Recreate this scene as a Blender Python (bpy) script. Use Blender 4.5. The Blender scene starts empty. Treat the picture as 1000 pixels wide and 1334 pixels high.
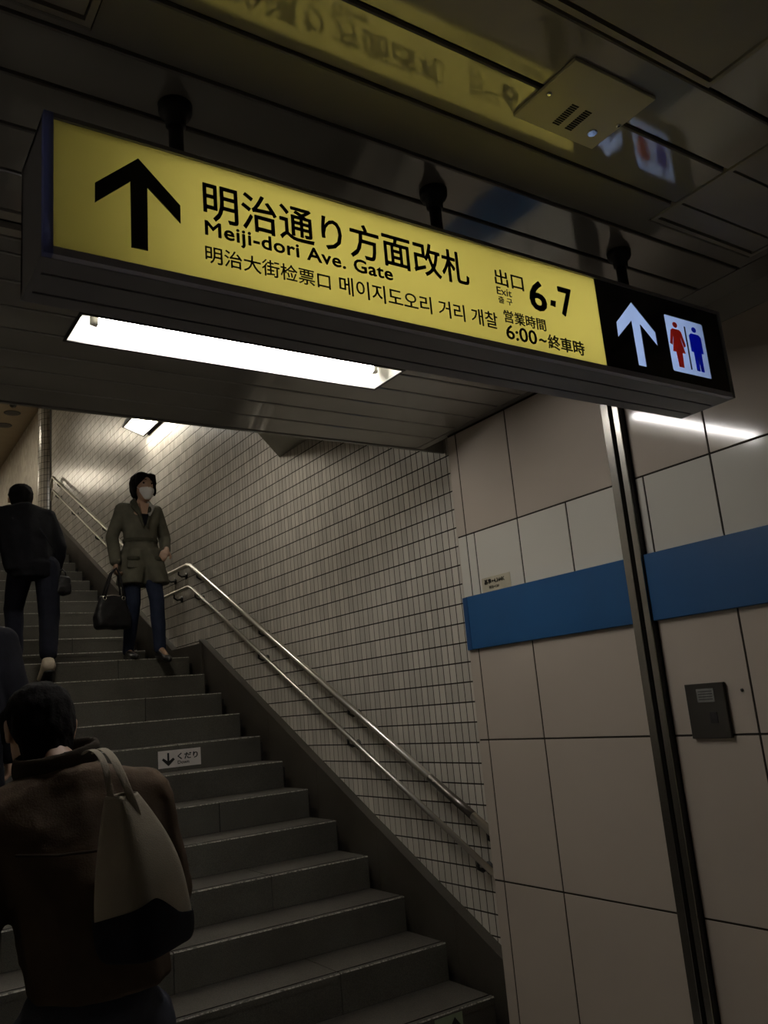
import bpy, bmesh, math, random
from mathutils import Vector, Matrix, Euler, noise
random.seed(7)
PI = math.pi
SC = bpy.context.scene
COL = SC.collection

# ------------------------------------------------------------------ camera
RM = ((0.83237091, -0.54749716, -0.08605537),     # camera right
      (0.05213423, 0.23193446, -0.97133332),      # camera down
      (0.55176145, 0.80402317, 0.22159884))       # camera forward
FPX = 1092.183
CAMZ = 1.64
cam_data = bpy.data.cameras.new('camera')
cam_data.sensor_fit = 'HORIZONTAL'
cam_data.sensor_width = 36.0
cam_data.lens = 36.0 * FPX / 1000.0
cam_data.clip_start = 0.02
cam = bpy.data.objects.new('camera', cam_data)
COL.objects.link(cam)
cr, cd, cf = Vector(RM[0]), Vector(RM[1]), Vector(RM[2])
m = Matrix((cr, -cd, -cf)).transposed().to_4x4()
m.translation = (0, 0, CAMZ)
cam.matrix_world = m
SC.camera = cam

# ------------------------------------------------------------------ world, exposure
world = bpy.data.worlds.new('world')
SC.world = world
world.use_nodes = True
world.node_tree.nodes['Background'].inputs[0].default_value = (0.30, 0.27, 0.22, 1)
world.node_tree.nodes['Background'].inputs[1].default_value = 0.02
SC.view_settings.view_transform = 'Standard'
SC.view_settings.look = 'None'
SC.view_settings.gamma = 1.0
SC.view_settings.use_curve_mapping = False
SC.view_settings.exposure = 0.1
try:
    SC.cycles.max_bounces = 8
    SC.cycles.diffuse_bounces = 4
    SC.cycles.glossy_bounces = 4
    SC.cycles.caustics_reflective = False
    SC.cycles.caustics_refractive = False
    SC.cycles.sample_clamp_indirect = 4.0
    SC.cycles.use_denoising = True
except Exception:
    pass

LAMP_ENTRY = 62.0     # tube over the foot of the stairs
LAMP_STAIR = 35.0     # tubes in the stair shaft, seen and added ones
LAMP_FILL = 75.0       # unseen tubes behind the viewer, added to lift the ambient light
LAMP_SIGN = 3.9       # tubes inside the hanging sign
LAMP_TOP_FILL = 70.0        # unseen tubes added to brighten the upper concourse


# ------------------------------------------------------------------ pixel helpers (frame 1000 x 1334)
def ray(u, v):
    a, b = (u - 500) / FPX, (v - 667) / FPX
    return cr * a + cd * b + cf
def onX(u, v, X):
    d = ray(u, v); p = d * (X / d.x); p.z += CAMZ; return p
def onY(u, v, Y):
    d = ray(u, v); p = d * (Y / d.y); p.z += CAMZ; return p
def onZ(u, v, Z):
    d = ray(u, v); p = d * ((Z - CAMZ) / d.z); p.z += CAMZ; return p


# ------------------------------------------------------------------ materials
def new_mat(name):
    mt = bpy.data.materials.new(name); mt.use_nodes = True
    nt = mt.node_tree
    return mt, nt, nt.nodes['Principled BSDF']

def mat(name, col, rough=0.5, metal=0.0, spec=0.5, var=0.10, scale=6.0, bump=0.0, bscale=None, coat=0.0, detail=4.0, col2=None):
    """principled material with procedural colour variation and fine relief"""
    mt, nt, b = new_mat(name)
    N, L = nt.nodes, nt.links
    tc = N.new('ShaderNodeTexCoord')
    nz = N.new('ShaderNodeTexNoise'); nz.inputs['Scale'].default_value = scale; nz.inputs['Detail'].default_value = detail
    L.new(tc.outputs['Object'], nz.inputs['Vector'])
    rp = N.new('ShaderNodeValToRGB')
    c2 = col2 if col2 else tuple(min(1, c * (1 + var)) for c in col)
    c1 = tuple(c * (1 - var) for c in col) if not col2 else col
    rp.color_ramp.elements[0].position = 0.3; rp.color_ramp.elements[1].position = 0.7
    rp.color_ramp.elements[0].color = (*c1, 1); rp.color_ramp.elements[1].color = (*c2, 1)
    L.new(nz.outputs['Fac'], rp.inputs['Fac']); L.new(rp.outputs['Color'], b.inputs['Base Color'])
    b.inputs['Roughness'].default_value = rough
    b.inputs['Metallic'].default_value = metal
    b.inputs['Specular IOR Level'].default_value = spec
    b.inputs['Coat Weight'].default_value = coat
    if bump:
        n2 = N.new('ShaderNodeTexNoise'); n2.inputs['Scale'].default_value = bscale or scale * 6
        n2.inputs['Detail'].default_value = 3
        L.new(tc.outputs['Object'], n2.inputs['Vector'])
        bp = N.new('ShaderNodeBump'); bp.inputs['Strength'].default_value = bump; bp.inputs['Distance'].default_value = 0.004
        L.new(n2.outputs['Fac'], bp.inputs['Height']); L.new(bp.outputs['Normal'], b.inputs['Normal'])
    return mt

def emit(name, col, strength):
    mt, nt, b = new_mat(name)
    b.inputs['Base Color'].default_value = (0.8, 0.8, 0.8, 1)
    b.inputs['Emission Color'].default_value = (*col, 1)
    b.inputs['Emission Strength'].default_value = strength
    return mt

def tile_mat(name, col, cy, cz, oy, oz, var=0.12, rough=0.23):
    """glazed tile, each tile of a slightly different shade (cells of cy x cz in world y, z)"""
    mt, nt, b = new_mat(name)
    N, L = nt.nodes, nt.links
    g = N.new('ShaderNodeNewGeometry')
    s = N.new('ShaderNodeSeparateXYZ'); L.new(g.outputs['Position'], s.inputs[0])
    def cell(out, o, c):
        a = N.new('ShaderNodeMath'); a.operation = 'SUBTRACT'; L.new(out, a.inputs[0]); a.inputs[1].default_value = o
        d = N.new('ShaderNodeMath'); d.operation = 'DIVIDE'; L.new(a.outputs[0], d.inputs[0]); d.inputs[1].default_value = c
        f = N.new('ShaderNodeMath'); f.operation = 'FLOOR'; L.new(d.outputs[0], f.inputs[0]); return f.outputs[0]
    cb = N.new('ShaderNodeCombineXYZ'); L.new(cell(s.outputs['Y'], oy, cy), cb.inputs[0]); L.new(cell(s.outputs['Z'], oz, cz), cb.inputs[1])
    w = N.new('ShaderNodeTexWhiteNoise'); w.noise_dimensions = '3D'; L.new(cb.outputs[0], w.inputs['Vector'])
    rp = N.new('ShaderNodeValToRGB')
    rp.color_ramp.elements[0].color = (*[c * (1 - var) for c in col], 1); rp.color_ramp.elements[1].color = (*[min(1, c * (1 + var)) for c in col], 1)
    L.new(w.outputs['Value'], rp.inputs['Fac'])
    nz = N.new('ShaderNodeTexNoise'); nz.inputs['Scale'].default_value = 1.3; L.new(g.outputs['Position'], nz.inputs['Vector'])
    mx = N.new('ShaderNodeMixRGB'); mx.blend_type = 'MULTIPLY'; mx.inputs['Fac'].default_value = 0.35
    L.new(rp.outputs['Color'], mx.inputs['Color1']); L.new(nz.outputs['Fac'], mx.inputs['Color2'])
    L.new(mx.outputs['Color'], b.inputs['Base Color'])
    b.inputs['Roughness'].default_value = rough
    b.inputs['Specular IOR Level'].default_value = 0.5
    return mt

def granite(name, c1, c2, rough=0.55, sc=320.0, stain=1.0):
    mt, nt, b = new_mat(name)
    N, L = nt.nodes, nt.links
    g = N.new('ShaderNodeNewGeometry')
    n1 = N.new('ShaderNodeTexNoise'); n1.inputs['Scale'].default_value = sc; n1.inputs['Detail'].default_value = 2; L.new(g.outputs['Position'], n1.inputs['Vector'])
    rp = N.new('ShaderNodeValToRGB'); rp.color_ramp.elements[0].position = 0.38; rp.color_ramp.elements[1].position = 0.62
    rp.color_ramp.elements[0].color = (*c1, 1); rp.color_ramp.elements[1].color = (*c2, 1); L.new(n1.outputs['Fac'], rp.inputs['Fac'])
    n2 = N.new('ShaderNodeTexNoise'); n2.inputs['Scale'].default_value = 3.0; n2.inputs['Detail'].default_value = 5; L.new(g.outputs['Position'], n2.inputs['Vector'])
    r2 = N.new('ShaderNodeValToRGB'); r2.color_ramp.elements[0].position = 0.3; r2.color_ramp.elements[1].position = 0.75
    r2.color_ramp.elements[0].color = (0.62, 0.60, 0.57, 1); r2.color_ramp.elements[1].color = (1, 1, 1, 1); L.new(n2.outputs['Fac'], r2.inputs['Fac'])
    mx = N.new('ShaderNodeMixRGB'); mx.blend_type = 'MULTIPLY'; mx.inputs['Fac'].default_value = stain
    L.new(rp.outputs['Color'], mx.inputs['Color1']); L.new(r2.outputs['Color'], mx.inputs['Color2']); L.new(mx.outputs['Color'], b.inputs['Base Color'])
    b.inputs['Roughness'].default_value = rough
    bp = N.new('ShaderNodeBump'); bp.inputs['Strength'].default_value = 0.25; bp.inputs['Distance'].default_value = 0.002
    L.new(n1.outputs['Fac'], bp.inputs['Height']); L.new(bp.outputs['Normal'], b.inputs['Normal'])
    return mt

def acrylic(name, col):
    """back-lit sign face: translucent sheet with a faint gloss"""
    mt = bpy.data.materials.new(name); mt.use_nodes = True
    nt = mt.node_tree; N, L = nt.nodes, nt.links
    N.remove(N['Principled BSDF'])
    out = N['Material Output']
    tc = N.new('ShaderNodeTexCoord'); nz = N.new('ShaderNodeTexNoise'); nz.inputs['Scale'].default_value = 2.0; L.new(tc.outputs['Object'], nz.inputs['Vector'])
    rp = N.new('ShaderNodeValToRGB'); rp.color_ramp.elements[0].color = (*[c * .97 for c in col], 1); rp.color_ramp.elements[1].color = (*col, 1); L.new(nz.outputs['Fac'], rp.inputs['Fac'])
    t = N.new('ShaderNodeBsdfTranslucent'); d = N.new('ShaderNodeBsdfDiffuse'); gl = N.new('ShaderNodeBsdfGlossy')
    L.new(rp.outputs['Color'], t.inputs['Color']); L.new(rp.outputs['Color'], d.inputs['Color'])
    gl.inputs['Roughness'].default_value = 0.15; gl.inputs['Color'].default_value = (1, 1, 1, 1)
    m1 = N.new('ShaderNodeMixShader'); m1.inputs[0].default_value = 0.30; L.new(t.outputs[0], m1.inputs[1]); L.new(d.outputs[0], m1.inputs[2])
    m2 = N.new('ShaderNodeMixShader'); m2.inputs[0].default_value = 0.04; L.new(m1.outputs[0], m2.inputs[1]); L.new(gl.outputs[0], m2.inputs[2])
    L.new(m2.outputs[0], out.inputs['Surface'])
    return mt

M = dict(
    grout=mat('dark_grout', (0.022, 0.016, 0.010), 0.9),
    ceil_paint=mat('ceiling_paint', (0.43, 0.41, 0.375), 0.075, metal=0.25, spec=1.0, var=0.06, scale=3),
    ceil_dark=mat('ceiling_gap', (0.012, 0.011, 0.010), 0.8),
    hatch=mat('hatch_paint', (0.41, 0.39, 0.355), 0.28, var=0.06),
    frame_trim=mat('hatch_frame', (0.42, 0.39, 0.33), 0.35, var=0.1),
    beige=mat('beige_panel', (0.53, 0.46, 0.385), 0.085, var=0.04, scale=1.5, bump=0.012, bscale=7),
    white=mat('white_panel', (0.70, 0.67, 0.59), 0.09, var=0.03, scale=1.5, bump=0.012, bscale=7),
    blue=mat('blue_band', (0.014, 0.078, 0.21), 0.32, var=0.06, scale=3),
    blue_side=mat('blue_band_edge', (0.010, 0.06, 0.18), 0.4),
    tile=tile_mat('small_tile', (0.72, 0.67, 0.58), 0.052, 0.0975, 3.051, 1.64 + 1.237 - 0.0975 * 40),
    steel=mat('stainless_steel', (0.46, 0.44, 0.40), 0.24, 1.0, var=0.05, scale=4),
    rail=mat('rail_steel', (0.78, 0.74, 0.66), 0.30, 1.0, var=0.06, scale=8),
    rail_sleeve=mat('rail_sleeve', (0.22, 0.20, 0.18), 0.35, 1.0),
    dark_metal=mat('dark_metal', (0.035, 0.033, 0.032), 0.45, 0.4),
    riser=granite('riser_stone', (0.068, 0.065, 0.054), (0.128, 0.122, 0.102)),
    tread=granite('tread_stone', (0.040, 0.036, 0.030), (0.108, 0.097, 0.081), sc=260),
    worn=granite('worn_lit_edge', (0.10, 0.095, 0.08), (0.45, 0.43, 0.38), sc=90, stain=0.5),  # chipped pale nosing; the light it catches is put into the colour too
    groove=mat('tread_groove', (0.02, 0.018, 0.016), 0.9),
    dado=granite('dado_stone', (0.050, 0.043, 0.034), (0.080, 0.071, 0.057), rough=0.4),
    dark=mat('dark_core', (0.02, 0.019, 0.017), 0.9),
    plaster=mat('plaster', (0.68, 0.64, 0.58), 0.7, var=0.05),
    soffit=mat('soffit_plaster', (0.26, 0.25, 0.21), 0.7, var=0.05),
    far_ceiling=mat('concourse_ceiling', (0.34, 0.27, 0.18), 0.6, var=0.05),
    floor=granite('floor_stone', (0.36, 0.345, 0.32), (0.50, 0.48, 0.45)),
    sign_body=mat('sign_body', (0.29, 0.288, 0.31), 0.40, 0.0, var=0.08),
    sign_frame=acrylic('sign_frame', (0.42, 0.46, 0.80)),  # blue tint and translucency stand in for cool light reflected by the metal frame
    sign_lip=mat('sign_lip', (0.62, 0.62, 0.74), 0.35, var=0.05),
    sign_white=mat('sign_inside', (0.85, 0.85, 0.83), 0.6, var=0.02),
    sign_yellow=acrylic('yellow_acrylic', (0.79, 0.73, 0.35)),
    sign_opal=acrylic('opal_acrylic', (0.62, 0.72, 0.93)),
    ink=mat('black_ink', (0.008, 0.008, 0.008), 0.35, var=0.05),
    black_gloss=mat('black_acrylic', (0.006, 0.006, 0.009), 0.12, var=0.05),
    red_ink=acrylic('red_film', (0.95, 0.16, 0.10)),
    blue_ink=acrylic('blue_film', (0.05, 0.12, 0.80)),
    enamel=mat('white_enamel', (0.78, 0.76, 0.68), 0.35, var=0.03),
    tube=emit('fluorescent_tube', (1.0, 0.965, 0.93), LAMP_ENTRY),
    tube_stair=emit('stair_tube', (1.0, 0.94, 0.83), LAMP_STAIR),
    tube_fill=emit('fill_tube', (1.0, 0.94, 0.88), LAMP_FILL),
    tube_sign=emit('sign_tube', (1.0, 0.98, 0.95), LAMP_SIGN),
    tube_top_fill=emit('concourse_fill_tube', (1.0, 0.88, 0.68), LAMP_TOP_FILL),
    plate=mat('speaker_plate', (0.62, 0.58, 0.45), 0.32, 0.0, var=0.04),
    chrome=mat('chrome', (0.75, 0.78, 0.80), 0.12, 1.0),
    paper=mat('sticker_paper', (0.72, 0.67, 0.63), 0.6, var=0.08, scale=12),
    old_paper=mat('old_sticker', (0.52, 0.47, 0.34), 0.6, var=0.12, scale=14),
    glow_paper=mat('green_sticker', (0.24, 0.30, 0.20), 0.55, var=0.12, scale=16),
    box_metal=mat('box_metal', (0.075, 0.070, 0.062), 0.38, 0.7, var=0.08),
    label_grey=mat('label_grey', (0.20, 0.20, 0.185), 0.5, var=0.2, scale=60),
)

# ------------------------------------------------------------------ mesh helpers
def tag(o, label=None, cat=None, group=None, kind=None):
    if label: o['label'] = label
    if cat: o['category'] = cat
    if group: o['group'] = group
    if kind: o['kind'] = kind
    return o

def empty(name, loc=(0, 0, 0), parent=None):
    o = bpy.data.objects.new(name, None); COL.objects.link(o); o.location = loc; o.empty_display_size = 0.1
    if parent: o.parent = parent
    return o

def link(name, me, parent=None, loc=None):
    o = bpy.data.objects.new(name, me); COL.objects.link(o)
    if parent: o.parent = parent
    if loc: o.location = loc
    return o

class MB:
    """collects simple solids, builds ONE mesh object"""
    def __init__(s): s.v = []; s.f = []; s.mi = []; s.smooth = []
    def add(s, verts, faces, mi=0, sm=False):
        o = len(s.v); s.v += [tuple(p) for p in verts]
        for f in faces: s.f.append([o + i for i in f]); s.mi.append(mi); s.smooth.append(sm)
        return s
    def box(s, x0, x1, y0, y1, z0, z1, mi=0):
        v = [(x0, y0, z0), (x1, y0, z0), (x1, y1, z0), (x0, y1, z0), (x0, y0, z1), (x1, y0, z1), (x1, y1, z1), (x0, y1, z1)]
        return s.add(v, [(3, 2, 1, 0), (4, 5, 6, 7), (0, 1, 5, 4), (1, 2, 6, 5), (2, 3, 7, 6), (3, 0, 4, 7)], mi)
    def prism(s, poly, axis, a, b, mi=0):
        """poly: 2D points; axis 'x': (y,z), 'y': (x,z), 'z': (x,y); extruded a..b"""
        def P(p, t):
            return (t, p[0], p[1]) if axis == 'x' else ((p[0], t, p[1]) if axis == 'y' else (p[0], p[1], t))
        n = len(poly)
        v = [P(p, a) for p in poly] + [P(p, b) for p in poly]
        f = [tuple(range(n))[::-1], tuple(range(n, 2 * n))] + [(i, (i + 1) % n, n + (i + 1) % n, n + i) for i in range(n)]
        return s.add(v, f, mi)
    def tube(s, pts, r, seg=12, cap=True, mi=0):
        pts = [Vector(p) for p in pts]; n = len(pts)
        rs = r if isinstance(r, (list, tuple)) else [r] * n
        v = []; up = Vector((0, 0, 1))
        t0 = (pts[1] - pts[0]).normalized()
        u = t0.orthogonal().normalized()
        for i, p in enumerate(pts):
            if i == 0: t = pts[1] - pts[0]
            elif i == n - 1: t = pts[-1] - pts[-2]
            else: t = (pts[i + 1] - p).normalized() + (p - pts[i - 1]).normalized()
            t.normalize()
            u = (u - t * u.dot(t)).normalized(); w = t.cross(u)
            k = 1.0
            if 0 < i < n - 1:
                c = (pts[i + 1] - p).normalized().dot(t); k = 1 / max(c, 0.5)
            for j in range(seg):
                a = 2 * PI * j / seg
                v.append(p + (u * math.cos(a) + w * math.sin(a)) * rs[i])
        f = [(i * seg + j, i * seg + (j + 1) % seg, (i + 1) * seg + (j + 1) % seg, (i + 1) * seg + j) for i in range(n - 1) for j in range(seg)]
        s.add(v, f, mi, True)
        if cap:
            o = len(s.v) - len(v)
            s.f.append([o + j for j in range(seg)][::-1]); s.mi.append(mi); s.smooth.append(False)
            s.f.append([o + (n - 1) * seg + j for j in range(seg)]); s.mi.append(mi); s.smooth.append(False)
        return s
    def mesh(s, name, mats, fix=True):
        me = bpy.data.meshes.new(name); me.from_pydata(s.v, [], s.f)
        for mm in (mats if isinstance(mats, (list, tuple)) else [mats]): me.materials.append(mm)
        me.polygons.foreach_set('material_index', s.mi); me.polygons.foreach_set('use_smooth', s.smooth)
        if fix:
            bm = bmesh.new(); bm.from_mesh(me); bmesh.ops.recalc_face_normals(bm, faces=bm.faces); bm.to_mesh(me); bm.free()
        me.update(); return me
    def build(s, name, mats, parent=None, fix=True):
        return link(name, s.mesh(name, mats, fix), parent)

def bevel_box(x0, x1, y0, y1, z0, z1, b, name, mt, parent=None, seg=1):
    me = bpy.data.meshes.new(name); bm = bmesh.new()
    bmesh.ops.create_cube(bm, size=1.0)
    for v in bm.verts:
        v.co = (x0 + (v.co.x + .5) * (x1 - x0), y0 + (v.co.y + .5) * (y1 - y0), z0 + (v.co.z + .5) * (z1 - z0))
    bmesh.ops.bevel(bm, geom=bm.edges[:], offset=b, segments=seg, affect='EDGES')
    bm.to_mesh(me); bm.free(); me.materials.append(mt)
    return link(name, me, parent)

def lathe(profile, seg=20, center=(0, 0, 0), axis='z', cap=True):
    """profile (r, h) list -> MB, revolved"""
    mb = MB(); v = []; n = len(profile)
    for r, h in profile:
        for j in range(seg):
            a = 2 * PI * j / seg
            p = (r * math.cos(a), r * math.sin(a), h)
            if axis == 'x': p = (h, r * math.cos(a), r * math.sin(a))
            if axis == 'y': p = (r * math.cos(a), h, r * math.sin(a))
            v.append((p[0] + center[0], p[1] + center[1], p[2] + center[2]))
    f = [(i * seg + j, i * seg + (j + 1) % seg, (i + 1) * seg + (j + 1) % seg, (i + 1) * seg + j) for i in range(n - 1) for j in range(seg)]
    mb.add(v, f, 0, True)
    if not cap: return mb
    mb.f.append(list(range(seg))[::-1]); mb.mi.append(0); mb.smooth.append(False)
    mb.f.append([(n - 1) * seg + j for j in range(seg)]); mb.mi.append(0); mb.smooth.append(False)
    return mb

def text_mesh(body, x0, x1, z0, z1, y, name, mt, parent, bold=0.0, thick=0.0008, axis='y', spacing=1.0):
    """lettering fitted into the rectangle x0..x1, z0..z1 on a plane facing -Y (axis 'y') or -X (axis 'x', x = -world y)"""
    cu = bpy.data.curves.new(name, 'FONT'); cu.body = body; cu.size = 1.0
    cu.space_character = spacing; cu.resolution_u = 3; cu.extrude = 0.0
    o = bpy.data.objects.new(name, cu); COL.objects.link(o)
    dg = bpy.context.evaluated_depsgraph_get(); dg.update()
    me = bpy.data.meshes.new_from_object(o.evaluated_get(dg))
    bpy.data.objects.remove(o); bpy.data.curves.remove(cu)
    xs = [v.co.x for v in me.vertices]; ys = [v.co.y for v in me.vertices]
    ax, bx, ay, by = min(xs) - bold, max(xs) + bold, min(ys) - bold, max(ys) + bold
    bm = bmesh.new(); bm.from_mesh(me)
    if bold:                                    # heavier strokes: the letters repeated a hair apart
        for k in range(8):
            dx, dz = bold * math.cos(k * PI / 4), bold * math.sin(k * PI / 4)
            d = bmesh.ops.duplicate(bm, geom=[f for f in bm.faces if f.index < len(me.polygons)] if k == 0 else base)
            if k == 0: base = [f for f in bm.faces if f not in set(d['geom'])]
            for v in [g for g in d['geom'] if isinstance(g, bmesh.types.BMVert)]: v.co.x += dx; v.co.y += dz
    r = bmesh.ops.extrude_face_region(bm, geom=bm.faces[:])
    top = {g for g in r['geom'] if isinstance(g, bmesh.types.BMVert)}
    for v in bm.verts:
        x = x0 + (v.co.x - ax) / (bx - ax) * (x1 - x0); z = z0 + (v.co.y - ay) / (by - ay) * (z1 - z0)
        d = y - thick if v in top else y
        v.co = (x, d, z) if axis == 'y' else (d, -x, z)
    bm.to_mesh(me); bm.free(); me.name = name
    me.materials.clear(); me.materials.append(mt)
    return link(name, me, parent)

# ------------------------------------------------------------------ dimensions
CZ = CAMZ + 1.262            # hall ceiling
XR, XS = 2.54, 2.70          # right wall, stair wall
WEND = 3.096                 # end of the right wall
RIS, TRD = 0.166, 0.3263
Y1, Y2 = 2.895, 7.950        # first nosing of the two flights
XL = -1.45                   # left wall
def ny(n): return Y1 + (n - 1) * TRD if n <= 13 else Y2 + (n - 14) * TRD
def nz(n): return n * RIS

# ------------------------------------------------------------------ floor, left and back walls
tag(MB().box(XL - .2, XS + .3, -5.2, Y1 + .05, -0.12, 0).build('floor', M['floor']), 'grey stone floor of the hall before the stairs', kind='structure')
tag(MB().box(XL - .2, XL, -5.2, 21, -0.1, 8).build('wall_left', M['plaster']), 'plain left wall along hall and stairs', kind='structure')
tag(MB().box(XL, XS + .3, -5.3, -5.1, -0.1, 3.4).build('wall_back', M['plaster']), 'plain wall at the far end of the hall', kind='structure')

# ------------------------------------------------------------------ right wall with its panels
wr = MB().box(XR + .0022, XS + .3, -5.2, WEND - .004, -0.1, CZ + .2).build('wall_right', M['grout'])
tag(wr, 'right wall clad in large beige panels with a white row', kind='structure')
GAP = 0.0070
def wall_panel(y0, y1, z0, z1, mt):
    return bevel_box(XR, XR + .016, y0 + GAP / 2, y1 - GAP / 2, z0 + GAP / 2, z1 - GAP / 2, .0010, 'wall_panel', mt, wr)
zr = [CAMZ + a for a in (-0.801, -0.201, 0.25, 0.746, 1.255)]
cols_b = [(WEND - .066, WEND), (2.670, WEND - .066), (2.099, 2.670), (1.678, 2.011), (1.08, 1.678), (0.48, 1.08), (-.12, .48), (-.72, -.12)]
for a, b in cols_b:
    for z0, z1 in ((0.0, zr[0] - .6 if zr[0] > .7 else 0.2), (zr[0] - .6 if zr[0] > .7 else 0.2, zr[0]), (zr[0], zr[1]), (zr[1], zr[2]), (zr[3], zr[4])):
        wall_panel(a, b, z0, z1, M['beige'])
for a, b in ((WEND - .066, WEND), (2.971, WEND - .066), (2.670, 2.971), (2.374, 2.670), (2.099, 2.374), (1.971, 2.011), (1.678, 1.971), (1.38, 1.678), (1.08, 1.38), (.78, 1.08), (.48, .78), (.18, .48), (-.12, .18)):
    wall_panel(a, b, zr[2], zr[3], M['white'])
# end of the wall block that faces the stair recess
MB().box(XR, XS + .02, WEND - .004, WEND, 0, CZ).build('wall_end', M['beige'], wr)
# blue band, cut by the steel channel; its far end folds back
for a, b in ((2.099, WEND - .042), (-.7, 2.011)):
    bevel_box(XR - .018, XR + .002, a, b, CAMZ + .207, CAMZ + .4525, .002, 'blue_band', M['blue'], wr)
MB().prism([(XR - .018, WEND - .0415), (XR + .002, WEND - .0415), (XR + .002, WEND + .004), (XR - .007, WEND + .004)], 'z', CAMZ + .207, CAMZ + .4525).build('blue_band_end', M['blue_side'], wr)

# cornice strip below the ceiling, near part of the wall
tag(MB().box(XR - .006, XR + .02, -5, 1.95, CAMZ + 1.180, CZ + .02).build('trim_1', M['ceil_paint']), 'ceiling-coloured cornice strip on top of the right wall', kind='structure')

# steel shutter channel on the right wall
ch = empty('trim_2', (XR, 2.055, 0)); tag(ch, 'upright stainless steel shutter channel with dark slot on the right wall', kind='structure')
def chp(name, y0, y1, x0, x1, mt):
    o = bevel_box(x0 - XR, x1 - XR, y0 - 2.055, y1 - 2.055, 0, CZ, .0015, name, mt, ch); return o
chp('channel_flange', 2.060, 2.096, XR - .030, XR + .01, M['steel'])
chp('channel_flange', 2.013, 2.040, XR - .030, XR + .01, M['steel'])
chp('channel_slot', 2.040, 2.060, XR + .002, XR + .012, M['dark'])
chp('channel_seal', 2.0105, 2.013, XR - .024, XR + .01, M['dark_metal'])

# ------------------------------------------------------------------ hall ceiling: planks with dark gaps
ce = MB().box(XL, XS + .3, -5.2, 3.33, CZ + .10, CZ + .13).build('ceiling', M['ceil_dark'])
tag(ce, 'low hall ceiling of dark glossy metal planks', kind='structure')
FX0, FX1, FY0, FY1 = 0.628, 1.845, 2.478, 2.680          # recess of the lamp
joints = [3.314, 3.144, 2.981, 2.826, 2.664, 2.512, 2.354, 2.203, 2.124]
joints2 = [2.001, 1.838, 1.676, 1.520, 1.368, 1.220, 1.056, 0.886, 0.728, 0.57, 0.412, 0.254, 0.096, -.062, -.22, -.378, -.536]
XC = 2.400
HATCH = [(1.885, 2.365, 0.745, 1.300), (0.62, 1.572, 0.30, 0.883), (-.25, 0.36, 0.742, 1.338)]
def plank(x0, x1, y0, y1):
    if x1 - x0 < .02 or y1 - y0 < .012: return
    g = .0055
    b = .003
    prof = [(y0 + g, CZ + .012), (y0 + g, CZ + b), (y0 + g + b, CZ), (y1 - g - b, CZ), (y1 - g, CZ + b), (y1 - g, CZ + .012)]
    MB().prism(prof, 'x', x0, x1).build('ceiling_plank', M['ceil_paint'], ce)
def cut_planks(x0, x1, y0, y1, holes):
    hs = [h for h in holes if h[2] < y1 - .008 and h[3] > y0 + .008]
    xs = sorted({x0, x1} | {v for h in hs for v in (h[0], h[1]) if x0 < v < x1})
    runs = []                                   # neighbouring intervals with the same hole join up
    for a, b in zip(xs[:-1], xs[1:]):
        k = [h for h in hs if h[0] < (a + b) / 2 < h[1]]
        if runs and runs[-1][2] == k: runs[-1][1] = b
        else: runs.append([a, b, k])
    for a, b, k in runs:
        if not k: plank(a, b, y0, y1)
        else:
            if k[0][2] > y0 + .012: plank(a, b, y0, k[0][2])
            if k[0][3] < y1 - .012: plank(a, b, k[0][3], y1)
lamp_hole = [(FX0, FX1, FY0, FY1)]
for b, a in zip(joints[:-1], joints[1:]): cut_planks(XL, 2.505, a, b, lamp_hole)
MB().box(2.512, XR + .015, 2.0, 3.314, CZ, CZ + .012).build('ceiling_edge_strip', M['ceil_paint'], ce)
# shutter slot in the ceiling
for a, b in ((2.010, 2.046), (2.084, 2.118)): MB().box(XL, 2.50, a, b, CZ + .002, CZ + .02).build('slot_flange', M['frame_trim'], ce)
for b, a in zip(joints2[:-1], joints2[1:]): cut_planks(XL, XC, a, b, HATCH)
MB().box(XC + .006, XR + .02, -.536, 2.0, CZ, CZ + .012).build('ceiling_border', M['ceil_paint'], ce)
MB().box(XL, XR + .02, -5.1, -.545, CZ, CZ + .012).build('ceiling_board', M['ceil_paint'], ce)
# edge board towards the stair shaft
MB().box(XL, XS + .2, 3.318, 3.335, CZ - .004, CZ + .9).build('ceiling_fascia', M['ceil_paint'], ce)

def hatch(x0, x1, y0, y1, grooves, label):
    r = empty('ceiling_hatch', ((x0 + x1) / 2, (y0 + y1) / 2, CZ)); tag(r, label, 'hatch', 'access hatches in the plank ceiling')
    cx, cy = (x0 + x1) / 2, (y0 + y1) / 2
    fw = .016
    f = MB()
    for a in ((x0 + .003, x1 - .003, y0 + .003, y0 + fw), (x0 + .003, x1 - .003, y1 - fw, y1 - .003), (x0 + .003, x0 + fw, y0 + fw, y1 - fw), (x1 - fw, x1 - .003, y0 + fw, y1 - fw)):
        f.box(a[0] - cx, a[1] - cx, a[2] - cy, a[3] - cy, -.004, .012)
    f.build('hatch_frame', M['frame_trim'], r)
    ys = [y0 + fw + .004] + [g for g in grooves] + [y1 - fw - .004]
    for a, b in zip(ys[:-1], ys[1:]):
        MB().box(x0 + fw + .004 - cx, x1 - fw - .004 - cx, a + .004 - cy, b - .004 - cy, -.001, .010).build('hatch_panel', M['hatch'], r)
hatch(*HATCH[0], (0.90, 1.045, 1.205), 'grooved ceiling access hatch above the restroom end of sign')
hatch(*HATCH[1], (), 'plain ceiling access hatch beyond the speaker plate, top of picture')
hatch(*HATCH[2], (), 'plain ceiling access hatch in the dark top left corner')

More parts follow.
